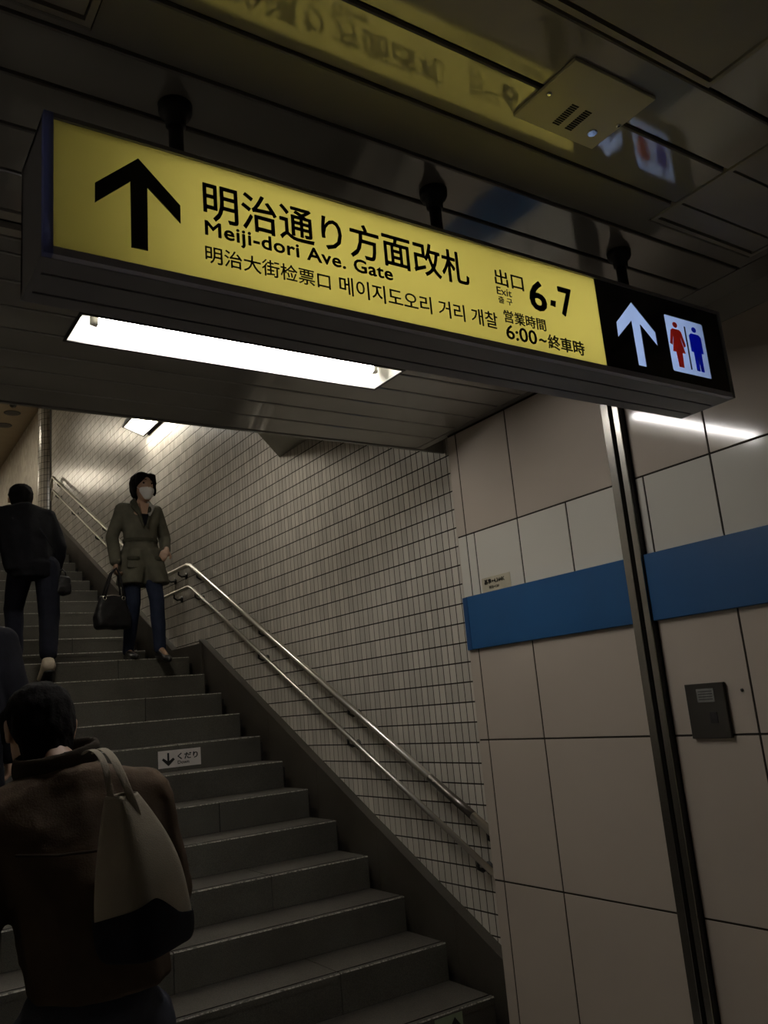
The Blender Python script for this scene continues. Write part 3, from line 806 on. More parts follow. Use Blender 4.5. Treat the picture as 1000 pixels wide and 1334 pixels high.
# down sticker on a riser
RY = ny(9) + .010
cs = [onY(u, v, RY) for u, v in ((205.5, 973), (261, 967), (261.5, 995.5), (206, 1002))]
dx0, dx1 = (cs[0].x + cs[3].x) / 2, (cs[1].x + cs[2].x) / 2
dz1 = min((cs[0].z + cs[1].z) / 2, nz(9) - .032); dz0 = (cs[2].z + cs[3].z) / 2
ds = MB().box(dx0, dx1, RY - .0012, RY, dz0, dz1).build('stair_sticker', M['paper'])
tag(ds, 'white sticker with a down arrow and Japanese writing on a riser', 'sticker', 'direction stickers on the risers')
def rel(a, b): return (dx0 + a * (dx1 - dx0), dz0 + b * (dz1 - dz0))
aw = [(.21, .86), (.255, .86), (.255, .40), (.345, .56), (.385, .46), (.235, .10), (.085, .48), (.12, .58), (.21, .40)]
MB().prism([rel(a, b) for a, b in aw], 'y', RY - .0018, RY - .0012).build('printed_arrow', M['ink'], ds)
t0, t1 = rel(.45, .42), rel(.93, .80)
text_mesh('くだり', t0[0], t1[0], t0[1], t1[1], RY - .0012, 'printed_word', M['ink'], ds, .03, .0006)
t0, t1 = rel(.45, .16), rel(.72, .36)
text_mesh('Down', t0[0], t1[0], t0[1], t1[1], RY - .0012, 'printed_word', M['ink'], ds, .02, .0006)
# up sticker on a lower riser
RY = ny(2) + .0078
cs = [onY(u, v, RY) for u, v in ((565, 1323), (601, 1313.5))]
ux0, ux1 = cs[0].x, cs[1].x; uz1 = nz(2) - .012; uz0 = uz1 - .130
us = MB().box(ux0, ux1, RY - .0012, RY, uz0, uz1).build('stair_sticker', M['glow_paper'])
tag(us, 'dim green sticker with an up arrow on the lowest visible riser', 'sticker', 'direction stickers on the risers')
aw = [(.72, .90), (.92, .62), (.88, .52), (.755, .70), (.755, .12), (.685, .12), (.685, .70), (.56, .52), (.52, .62)]
MB().prism([(ux0 + a * (ux1 - ux0), uz0 + b * (uz1 - uz0)) for a, b in aw], 'y', RY - .0018, RY - .0012).build('printed_arrow', M['ink'], us)
MB().prism([(ux0 + a * (ux1 - ux0), uz0 + b * (uz1 - uz0)) for a, b in ((.19, .30), (.24, .30), (.27, .78), (.22, .80))], 'y', RY - .0018, RY - .0012).build('printed_stroke', M['ink'], us)

#PEOPLE#
# ------------------------------------------------------------------ people
_ico = None
def ico_pts():
    global _ico
    if _ico is None:
        bm = bmesh.new(); bmesh.ops.create_icosphere(bm, subdivisions=2, radius=1.0)
        _ico = [v.co.copy() for v in bm.verts]; bm.free()
    return _ico
def E(c, r, rot=None):
    """ellipsoid: centre, radii (number or 3), optional euler"""
    if not isinstance(r, (tuple, list)): r = (r, r, r)
    R = Euler(rot).to_matrix() if rot else None
    out = []
    for p in ico_pts():
        q = Vector((p.x * r[0], p.y * r[1], p.z * r[2]))
        if R: q = R @ q
        out.append(q + Vector(c))
    return out
def hull(*es):
    pts = [p for e in es for p in e]
    bm = bmesh.new(); vs = [bm.verts.new(p) for p in pts]
    r = bmesh.ops.convex_hull(bm, input=vs)
    dead = [v for v in bm.verts if not v.link_faces]
    bmesh.ops.delete(bm, geom=dead, context='VERTS')
    bm.verts.index_update()
    v = [x.co.copy() for x in bm.verts]; f = [[a.index for a in fc.verts] for fc in bm.faces]
    bm.free(); return v, f
def limb(pts, rs):
    return [hull(E(a, ra), E(b, rb)) for a, b, ra, rb in zip(pts[:-1], pts[1:], rs[:-1], rs[1:])]
def blob(name, parts, voxel, mt, parent=None, smooth=6, wrinkle=0.0, wscale=9.0, stretch=(1, 1, 1), keep=None):
    """closed solids fused into ONE continuous surface"""
    v = []; f = []
    for pv, pf in parts:
        o = len(v); v += pv; f += [[o + i for i in q] for q in pf]
    me = bpy.data.meshes.new(name + '_raw'); me.from_pydata(v, [], f)
    ob = bpy.data.objects.new('tmp', me); COL.objects.link(ob)
    md = ob.modifiers.new('r', 'REMESH'); md.mode = 'VOXEL'; md.voxel_size = voxel; md.use_smooth_shade = True
    sm = ob.modifiers.new('s', 'SMOOTH'); sm.factor = .5; sm.iterations = smooth
    dg = bpy.context.evaluated_depsgraph_get(); dg.update()
    out = bpy.data.meshes.new_from_object(ob.evaluated_get(dg))
    bpy.data.objects.remove(ob); bpy.data.meshes.remove(me)
    if wrinkle:
        nrm = [x.vector.copy() for x in out.vertex_normals]
        for vx, nn in zip(out.vertices, nrm):
            p = Vector((vx.co.x * stretch[0], vx.co.y * stretch[1], vx.co.z * stretch[2]))
            a = noise.fractal(p * wscale, 1.0, 2.0, 3) * .6 + (abs(noise.noise(p * wscale * .6)) - .25) * -1.0
            vx.co += nn * a * wrinkle
    for p in out.polygons: p.use_smooth = True
    out.materials.clear()
    for mm in (mt if isinstance(mt, (list, tuple)) else [mt]): out.materials.append(mm)
    out.name = name
    return link(name, out, parent)
def grow(parts, c, k):
    c = Vector(c)
    return [([c + (p - c) * k for p in v], f) for v, f in parts]
def hand(w, d, n, side, curl=.35, s=1.0):
    """palm and five fingers. w wrist, d pointing direction, n palm normal, side +1/-1 = where the thumb sits along d x n"""
    w, d, n = Vector(w), Vector(d).normalized(), Vector(n).normalized()
    n = (n - d * n.dot(d)).normalized(); a = d.cross(n) * side
    P = [hull(E(w, .024 * s), E(w + d * .045 * s + a * .018 * s, .017 * s), E(w + d * .045 * s - a * .020 * s, .016 * s)),
         hull(E(w + d * .045 * s + a * .018 * s, .017 * s), E(w + d * .045 * s - a * .020 * s, .016 * s), E(w + d * .085 * s + a * .026 * s, .012 * s), E(w + d * .080 * s - a * .028 * s, .011 * s))]
    for k, (off, L) in enumerate(((.028, .068), (.010, .076), (-.009, .070), (-.027, .055))):
        b = w + d * (.084 - .003 * k) * s + a * off * s
        q = b; dirn = d.copy(); pts = [b]
        for j, fr in enumerate((.45, .32, .23)):
            ang = curl * (j + 1)
            dirn = d * math.cos(ang) + n * math.sin(ang)
            q = q + dirn * L * fr * s; pts.append(q)
        P += limb(pts, [.0098 * s, .0090 * s, .0082 * s, .0070 * s])
    t0 = w + d * .025 * s + a * .026 * s
    t1 = t0 + (d * .6 + a * .7 + n * .2).normalized() * .038 * s
    t2 = t1 + (d * .85 + a * .2 + n * .45).normalized() * .030 * s
    P += limb([t0, t1, t2], [.014 * s, .011 * s, .0085 * s])
    return P
def shoe(name, heel, toe, up, mt, parent, w=.045, sole=None):
    heel, toe, up = Vector(heel), Vector(toe), Vector(up).normalized()
    d = (toe - heel); L = d.length; d.normalize()
    P = [hull(E(heel + up * .035, w * .8), E(heel + d * L * .45 + up * .035, w * .85), E(heel + up * .085 + d * .02, w * .72)),
         hull(E(heel + d * L * .4 + up * .04, w * .85), E(heel + d * (L - .05) + up * .022, (w * .95, w * .95, .024)), E(heel + d * (L - .01) + up * .018, .022))]
    o = blob(name, P, .008, mt, parent, 4)
    return o
def eyeball(p, parent):
    bm = bmesh.new(); bmesh.ops.create_uvsphere(bm, u_segments=10, v_segments=8, radius=.0085); me = bpy.data.meshes.new('eye'); bm.to_mesh(me); bm.free()
    me.materials.append(M['eye']); return link('eye', me, parent, p)

def cloth(name, c, rough=.85, var=.18, sc=10, b=.25, bs=220): return mat(name, c, rough, spec=.10, var=var, scale=sc, bump=b, bscale=bs)
M.update(
    skin=mat('skin', (0.40, 0.25, 0.17), 0.5, var=.06, scale=20), eye=mat('eye', (0.02, 0.015, 0.012), .2),
    hair=mat('black_hair', (0.006, 0.005, 0.005), .85, spec=.08, var=.3, scale=60, bump=.5, bscale=160),
    lips=mat('lips', (0.35, 0.14, 0.11), .5),
    olive=cloth('olive_cotton', (0.102, 0.097, 0.074)), olive_dark=cloth('olive_seam', (0.06, 0.058, 0.042)),
    lining=cloth('grey_lining', (0.36, 0.35, 0.33)), jeans=cloth('navy_denim', (0.020, 0.026, 0.050)), black=cloth('black_cotton', (0.010, 0.010, 0.013)),
    mask=cloth('white_mask', (0.72, 0.70, 0.68), .8, .03), leather=mat('black_leather', (0.009, 0.008, 0.009), .5, spec=.25, var=.2, scale=14, bump=.3, bscale=80),
    brass=mat('pale_metal', (0.75, 0.72, 0.65), .2, 1.0), shoe_black=mat('black_shoe', (0.012, 0.011, 0.011), .35, bump=.1), shoe_tan=mat('pale_suede', (0.50, 0.43, 0.34), .7, var=.1),
    shoe_white=mat('shoe_trim', (0.6, 0.58, 0.54), .5),
    parka=cloth('black_parka', (0.006, 0.006, 0.008), .9), trouser=cloth('dark_trousers', (0.011, 0.012, 0.020)),
    brown=cloth('brown_jacket', (0.078, 0.053, 0.035), .8, .2, 8), brown_dark=cloth('brown_collar', (0.035, 0.026, 0.018), .85),
    canvas=cloth('grey_canvas', (0.36, 0.315, 0.245), .85, .12, 7, .35, 260), canvas_dark=cloth('black_canvas', (0.012, 0.012, 0.016)), greyblue=cloth('grey_blue_jeans', (0.060, 0.064, 0.085)),
    grey_coat=cloth('charcoal_coat', (0.012, 0.012, 0.016)))

# ---- woman coming down -------------------------------------------------------
wz = nz(13)
def woman():
    # local frame: she faces +Y; turned round so that she faces the viewer
    hd = Vector((-.030, .035, 1.452))
    hipR, hipL = (.088, -.01, .84), (-.088, -.02, .84)
    kR, kL = (.085, .03, .465), (-.085, .11, .475)
    aR, aL = (.085, -.10, .085), (-.095, .135, .075)
    shR, shL = (.160, -.01, 1.265), (-.160, -.01, 1.265)
    eR, eL = (.235, -.02, 1.02), (-.245, -.07, 1.04)
    wR, wL = (.235, .055, .795), (-.195, .085, .90)
    B = [hull(E(hd + Vector((0, -.012, .03)), (.070, .086, .082)), E(hd + Vector((0, .018, -.05)), (.053, .062, .060)), E(hd + Vector((0, .034, -.088)), (.027, .026, .020))),
         hull(E(hd + Vector((0, .092, -.012)), (.008, .008, .010)), E(hd + Vector((0, .074, .022)), (.008, .010, .012))),
         hull(E(hd + Vector((.071, -.008, -.005)), (.008, .018, .030))), hull(E(hd + Vector((-.071, -.008, -.005)), (.008, .018, .030))),
         hull(E(hd + Vector((0, -.01, -.07)), (.044, .046, .03)), E((-.01, .0, 1.30), (.05, .05, .03))),
         hull(E((-.01, .0, 1.30), (.055, .05, .03)), E((0, .01, 1.22), (.12, .075, .05))),
         hull(E((0, .055, 1.285), (.04, .028, .03)), E((0, .075, 1.17), (.030, .028, .03))),
         hull(E((0, .01, 1.22), (.12, .07, .05)), E((0, 0, 1.02), (.095, .065, .06)), E((0, 0, .88), (.12, .08, .06)))]
    B += limb([hipR, kR, aR], [.068, .045, .032]) + limb([hipL, kL, aL], [.068, .045, .032])
    B += limb([aR, Vector(aR) + Vector((0, .10, -.05))], [.03, .02]) + limb([aL, Vector(aL) + Vector((0, .12, -.065))], [.03, .02])
    B += limb([shR, eR, wR], [.04, .03, .024]) + limb([shL, eL, wL], [.04, .03, .024])
    B += hand(wR, (.02, .05, -1), (-1, .1, 0), -1, .75) + hand(wL, (.55, .70, -.45), (.45, -.1, -.85), 1, .75)
    HK = 1.17
    B[:4] = grow(B[:4], hd, HK)
    o = blob('person', B, .0065, M['skin'], None, 3)
    o.location = (2.215, 6.90, wz); o.rotation_euler = (0, 0, PI + .06)
    tag(o, 'woman in olive coat and white face mask coming down with a black handbag', 'person')
    for s in (-1, 1): eyeball(hd + Vector((s * .031, .073, .020)) * HK, o)
    for s in (-1, 1):
        MB().tube([hd + HK * Vector((s * .046, .074, .040)), hd + HK * Vector((s * .030, .084, .046)), hd + HK * Vector((s * .014, .085, .042))], .0035, 6).build('eyebrow', M['hair'], o)
    # mask
    blob('face_mask', grow([hull(E(hd + Vector((0, .080, -.035)), (.040, .022, .028)), E(hd + Vector((.044, .050, -.030)), (.012, .016, .022)), E(hd + Vector((-.044, .050, -.030)), (.012, .016, .022)), E(hd + Vector((0, .060, -.085)), (.030, .020, .016)))], hd, HK), .006, M['mask'], o, 3)
    for s in (-1, 1):
        MB().tube([hd + HK * Vector((s * .05, .045, -.02)), hd + HK * Vector((s * .068, .015, .004)), hd + HK * Vector((s * .073, -.01, .015))], .0022, 6).build('ear_loop', M['mask'], o)
    # hair: cap, nape and side locks
    H = [hull(E(hd + Vector((0, -.030, .050)), (.096, .092, .080)), E(hd + Vector((0, -.065, -.015)), (.084, .055, .075))),
         hull(E(hd + Vector((.070, -.01, .03)), (.022, .042, .06)), E(hd + Vector((.076, .010, -.045)), (.010, .020, .03))),
         hull(E(hd + Vector((-.070, -.01, .03)), (.022, .042, .06)), E(hd + Vector((-.074, .012, -.030)), (.010, .020, .03))),
         hull(E(hd + Vector((.035, .055, .085)), (.045, .030, .022)), E(hd + Vector((.068, .038, .035)), (.014, .024, .03))),
         hull(E(hd + Vector((-.030, .050, .082)), (.042, .028, .020)), E(hd + Vector((-.070, .026, .035)), (.013, .022, .035)))]
    blob('hair', grow(H, hd, HK), .006, M['hair'], o, 2, .006, 34, (1, 1, .4))
    # coat
    C = [hull(E((0, -.01, 1.285), (.105, .065, .035)), E((.150, -.01, 1.262), .055), E((-.150, -.01, 1.262), .055), E((0, .0, 1.13), (.155, .100, .06))),
         hull(E((0, 0, 1.14), (.157, .100, .06)), E((0, 0, .99), (.140, .098, .03))),
         hull(E((0, 0, .99), (.140, .098, .03)), E((0, 0, .86), (.172, .118, .05)))]
    C += [hull(E((.045, 0, .90), (.130, .118, .05)), E((.105, .01, .62), (.105, .135, .012)), E((.03, -.06, .62), (.08, .07, .012))),
          hull(E((-.045, 0, .90), (.130, .118, .05)), E((-.130, .035, .62), (.088, .150, .012)), E((-.03, -.06, .62), (.08, .07, .012)))]
    C += limb([(.150, -.01, 1.262), eR, Vector(wR) + Vector((0, 0, .01))], [.060, .054, .046]) + limb([(-.150, -.01, 1.262), eL, Vector(wL) - Vector((.01, .05, -.02))], [.060, .054, .046])
    coat = blob('coat', C, .009, M['olive'], o, 5, .007, 11, (1, 1, .6))
    # V opening: skin and dark top
    MB().prism([(-.040, 1.30), (.040, 1.30), (.010, 1.145), (-.010, 1.145)], 'y', .070, .113).build('inner_top', M['skin'], coat)
    MB().prism([(-.032, 1.205), (.032, 1.205), (.010, 1.115), (-.010, 1.115)], 'y', .08, .1185).build('dark_top', M['black'], coat)
    for s in (-1, 1):
        P = [hull(E((s * .055, .02, 1.345), (.012, .03, .018)), E((s * .085, .075, 1.275), (.020, .012, .02)), E((s * .040, .108, 1.20), (.014, .010, .02))),
             hull(E((s * .055, .02, 1.345), (.012, .03, .018)), E((s * .045, -.055, 1.335), (.02, .014, .03)))]
        blob('collar', P, .006, M['lining'] if s < 0 else M['olive_dark'], coat, 3)
        blob('lapel', [hull(E((s * .052, .095, 1.25), (.016, .012, .03)), E((s * .018, .122, 1.10), (.012, .008, .02)))], .006, M['olive_dark'], coat, 2)
        blob('pocket', [hull(E((s * .105, .105, .83), (.055, .022, .008)), E((s * .110, .115, .745), (.055, .024, .012)))], .007, M['olive'], coat, 2)
        blob('pocket_flap', [hull(E((s * .105, .118, .832), (.058, .018, .010)), E((s * .108, .122, .808), (.056, .018, .006)))], .006, M['olive_dark'], coat, 2)
    bl = MB(); n = 36
    vv = []
    for h in (.975, 1.005):
        for j in range(n):
            a = 2 * PI * j / n; vv.append((.149 * math.cos(a), .106 * math.sin(a), h))
    bl.add(vv, [(j, (j + 1) % n, n + (j + 1) % n, n + j) for j in range(n)], 0, True); bl.build('belt', M['olive_dark'], coat)
    # trousers
    T = limb([hipR, kR, aR], [.085, .064, .050]) + limb([hipL, kL, aL], [.085, .064, .050]) + [hull(E((.05, 0, .86), (.09, .09, .06)), E((-.05, 0, .86), (.09, .09, .06)))]
    blob('jeans', T, .009, M['jeans'], o, 4, .005, 12, (1, 1, .5))
    s1 = shoe('shoe', (.085, -.13, .0), (.088, .10, .0), (0, 0, 1), M['shoe_black'], o, .042)
    s2 = shoe('shoe', (-.095, .09, -.005), (-.098, .315, -.052), (0, .2, 1), M['shoe_black'], o, .042)
    blob('shoe_vamp', [hull(E((-.096, .16, .062), (.030, .035, .010)), E((-.096, .20, .035), (.026, .02, .010)))], .006, M['shoe_white'], s2, 2)
    blob('shoe_vamp', [hull(E((.086, -.01, .05), (.028, .03, .010)), E((.086, .03, .04), (.024, .02, .010)))], .006, M['shoe_white'], s1, 2)
    return o
W = woman()
# her handbag
hb = empty('handbag', (1.945, 6.80, wz + .24)); tag(hb, 'black leather handbag with metal rings in the hand of the woman', 'handbag')
hb.rotation_euler = (0, 0, .1)
bodyb = blob('bag_body', [hull(E((-.105, 0, .03), (.045, .055, .03)), E((.105, 0, .03), (.045, .055, .03)), E((-.06, 0, .26), (.045, .030, .02)), E((.06, 0, .26), (.045, .030, .02)), E((-.12, 0, .10), (.035, .05, .05)), E((.12, 0, .10), (.035, .05, .05)))], .009, M['leather'], hb, 4, .008, 12)
for s in (-1, 1):
    pts = [(-.075, s * .03, .24), (-.05, s * .03, .34), (-.01, s * .02, .455), (.03, s * .012, .50), (.055, s * .02, .45), (.075, s * .03, .33), (.08, s * .03, .24)]
    MB().tube(pts, .0085, 8).build('bag_handle', M['leather'], hb)
    for x in (-.075, .08):
        MB().tube([(x + .014 * math.cos(a * PI / 5), s * .035, .25 + .014 * math.sin(a * PI / 5)) for a in range(11)], .0035, 6, cap=False).build('bag_ring', M['brass'], hb)
MB().tube([(-.10, -.02, .262), (0, -.03, .275), (.10, -.02, .262)], .004, 6).build('zip', M['brass'], hb)

# ---- man in black climbing ---------------------------------------------------
def man_black():
    hd = Vector((-.060, .265, 1.485))
    hipR, hipL = (.085, -.02, .88), (-.095, .0, .88)
    kR, kL = (.10, -.03, .48), (-.105, .235, .60)
    aR, aL = (.055, -.225, .15), (-.10, .20, .255)
    shR, shL = (.115, .13, 1.315), (-.235, .13, 1.315)
    eR, eL = (.185, .07, 1.06), (-.30, .15, 1.05)
    wR, wL = (.165, .10, .84), (-.27, .28, .90)
    B = [hull(E(hd + Vector((0, -.005, .02)), (.074, .088, .085)), E(hd + Vector((0, .035, -.06)), (.052, .06, .055))),
         hull(E(hd + Vector((0, .10, -.01)), .012), E(hd + Vector((0, .085, .02)), .010)),
         hull(E(hd + Vector((.078, .0, -.01)), (.008, .018, .03))), hull(E(hd + Vector((-.078, .0, -.01)), (.008, .018, .03))),
         hull(E(hd + Vector((0, -.03, -.06)), .05), E((-.06, .15, 1.36), .055)),
         hull(E((-.06, .13, 1.33), (.15, .08, .05)), E((-.02, .04, 1.05), (.12, .08, .06)), E((0, 0, .92), (.13, .09, .06)))]
    B += limb([hipR, kR, aR], [.075, .05, .036]) + limb([hipL, kL, aL], [.075, .05, .036])
    B += limb([shR, eR, wR], [.045, .035, .027]) + limb([shL, eL, wL], [.045, .035, .027])
    B += hand(wR, (0, .1, -1), (-1, 0, 0), 1, .7) + hand(wL, (0, .6, -.8), (1, 0, 0), -1, .4)
    B[:4] = grow(B[:4], hd, 1.1)
    o = blob('person', B, .008, M['skin'], None, 3)
    o.location = (1.335, 6.70, nz(12))
    tag(o, 'man in black jacket and pale shoes climbing the stairs, seen from behind', 'person')
    for s in (-1, 1): eyeball(hd + Vector((s * .03, .078, .015)), o)
    blob('hair', [hull(E(hd + Vector((0, -.02, .035)), (.098, .100, .092)), E(hd + Vector((0, -.045, -.045)), (.078, .06, .06)))], .008, M['hair'], o, 2, .006, 30, (1, 1, .5))
    J = [hull(E((-.06, .11, 1.37), (.10, .09, .05)), E((.105, .12, 1.30), .075), E((-.225, .12, 1.30), .075), E((-.055, .07, 1.12), (.205, .150, .08))),
         hull(E((-.055, .07, 1.12), (.205, .15, .08)), E((-.03, .0, .86), (.185, .145, .05))),
         hull(E((-.02, .0, .90), (.185, .145, .05)), E((-.01, -.01, .80), (.165, .13, .02)))]
    J += limb([(.11, .125, 1.305), eR, Vector(wR) + Vector((0, 0, .02))], [.078, .068, .05]) + limb([(-.23, .125, 1.305), eL, wL], [.078, .068, .05])
    J += [hull(E((-.06, .165, 1.40), (.085, .08, .025)), E((-.06, .125, 1.35), (.11, .09, .03)))]
    j = blob('jacket', J, .010, M['parka'], o, 5, .010, 9, (1, 1, .7))
    MB().tube([(.02, -.085, 1.17), (.06, -.092, 1.10), (.11, -.085, 1.03)], .004, 6).build('jacket_seam', M['grey_coat'], j)
    T = limb([hipR, kR, Vector(aR) + Vector((0, .02, .06))], [.098, .075, .064]) + limb([hipL, kL, aL], [.098, .075, .062]) + [hull(E((.05, -.01, .88), (.10, .11, .07)), E((-.06, -.01, .88), (.10, .11, .07)))]
    blob('trousers', T, .010, M['trouser'], o, 4, .006, 11, (1, 1, .5))
    sh = shoe('shoe', (.050, -.275, .085), (.060, -.045, .0), (0, .45, 1), M['shoe_tan'], o, .060)
    blob('shoe_heel', [hull(E((.050, -.262, .115), (.046, .036, .045)), E((.054, -.215, .155), (.042, .036, .03)))], .007, M['shoe_tan'], sh, 3)
    blob('shoe_sole', [hull(E((.050, -.275, .075), (.045, .03, .014)), E((.058, -.12, .006), (.050, .03, .010)), E((.060, -.06, .0), (.03, .02, .010)))], .007, M['shoe_black'], sh, 2)
    shoe('shoe', (-.10, .16, .166), (-.10, .40, .166), (0, 0, 1), M['shoe_tan'], o, .050)
    return o
man_black()
pb_ = empty('pouch', (1.525, 6.66, nz(12) + .66)); tag(pb_, 'small black pouch hanging at the side of the man in black', 'pouch')
blob('pouch_body', [hull(E((-.035, 0, .03), (.04, .05, .03)), E((.035, 0, .03), (.04, .05, .03)), E((-.03, 0, .14), (.035, .03, .02)), E((.03, 0, .13), (.035, .03, .02)))], .008, M['leather'], pb_, 3, .010, 22)
MB().tube([(-.03, 0, .14), (-.025, 0, .19), (.0, 0, .205), (.025, 0, .18), (.03, 0, .13)], .006, 8).build('pouch_strap', M['leather'], pb_)

# ---- person at the left edge -------------------------------------------------
def person_left():
    hd = Vector((-.03, .20, 1.60))
    hipR, hipL = (.095, 0, .92), (-.095, 0, .92)
    kR, kL = (.10, .04, .48), (-.10, .27, .62)
    aR, aL = (.10, -.06, .09), (-.10, .22, .26)
    shR, shL = (.18, .09, 1.40), (-.18, .09, 1.40)
    eR, eL = (.245, .03, 1.14), (-.245, .05, 1.14)
    wR, wL = (.235, .12, .90), (-.22, .2, .92)
    B = [hull(E(hd + Vector((0, -.005, .02)), (.074, .088, .085)), E(hd + Vector((0, .035, -.06)), (.052, .06, .055))), hull(E(hd + Vector((0, .10, -.01)), .012), E(hd + Vector((0, .085, .02)), .010)),
         hull(E(hd + Vector((.078, .0, -.01)), (.008, .018, .03))), hull(E(hd + Vector((-.078, .0, -.01)), (.008, .018, .03))),
         hull(E(hd + Vector((0, -.02, -.06)), .05), E((0, .10, 1.44), .055)), hull(E((0, .08, 1.40), (.15, .08, .05)), E((0, .03, 1.12), (.12, .08, .06)), E((0, 0, .95), (.13, .09, .06)))]
    B += limb([hipR, kR, aR], [.075, .05, .036]) + limb([hipL, kL, aL], [.075, .05, .036]) + limb([shR, eR, wR], [.045, .035, .027]) + limb([shL, eL, wL], [.045, .035, .027])
    B += hand(wR, (0, .2, -1), (-1, 0, 0), 1, .5) + hand(wL, (0, .4, -.8), (1, 0, 0), -1, .4)
    o = blob('person', B, .009, M['skin'], None, 3)
    o.location = (.490, 4.02, nz(4)); tag(o, 'person in charcoal coat cut off by the left picture edge on the stairs', 'person')
    blob('hair', [hull(E(hd + Vector((0, -.02, .035)), (.086, .094, .085)), E(hd + Vector((0, -.04, -.035)), (.072, .06, .05)))], .009, M['hair'], o, 2, .005, 30)
    J = [hull(E((0, .08, 1.45), (.10, .08, .05)), E((.185, .085, 1.39), .07), E((-.185, .085, 1.39), .07), E((0, .05, 1.18), (.195, .135, .08))), hull(E((0, .05, 1.18), (.195, .135, .08)), E((0, .0, .92), (.19, .14, .05))),
         hull(E((0, 0, .95), (.19, .14, .05)), E((0, -.01, .72), (.20, .15, .02)))]
    J += limb([(.185, .085, 1.39), eR, wR], [.075, .066, .05]) + limb([(-.185, .085, 1.39), eL, wL], [.075, .066, .05])
    blob('coat', J, .011, M['grey_coat'], o, 5, .009, 9, (1, 1, .6))
    T = limb([hipR, kR, aR], [.095, .072, .058]) + limb([hipL, kL, aL], [.095, .072, .058])
    blob('trousers', T, .011, M['trouser'], o, 4, .005, 11)
    shoe('shoe', (.10, -.10, 0), (.10, .15, 0), (0, 0, 1), M['shoe_black'], o, .046); shoe('shoe', (-.10, .20, .166), (-.10, .44, .166), (0, 0, 1), M['shoe_black'], o, .046)
    return o
person_left()

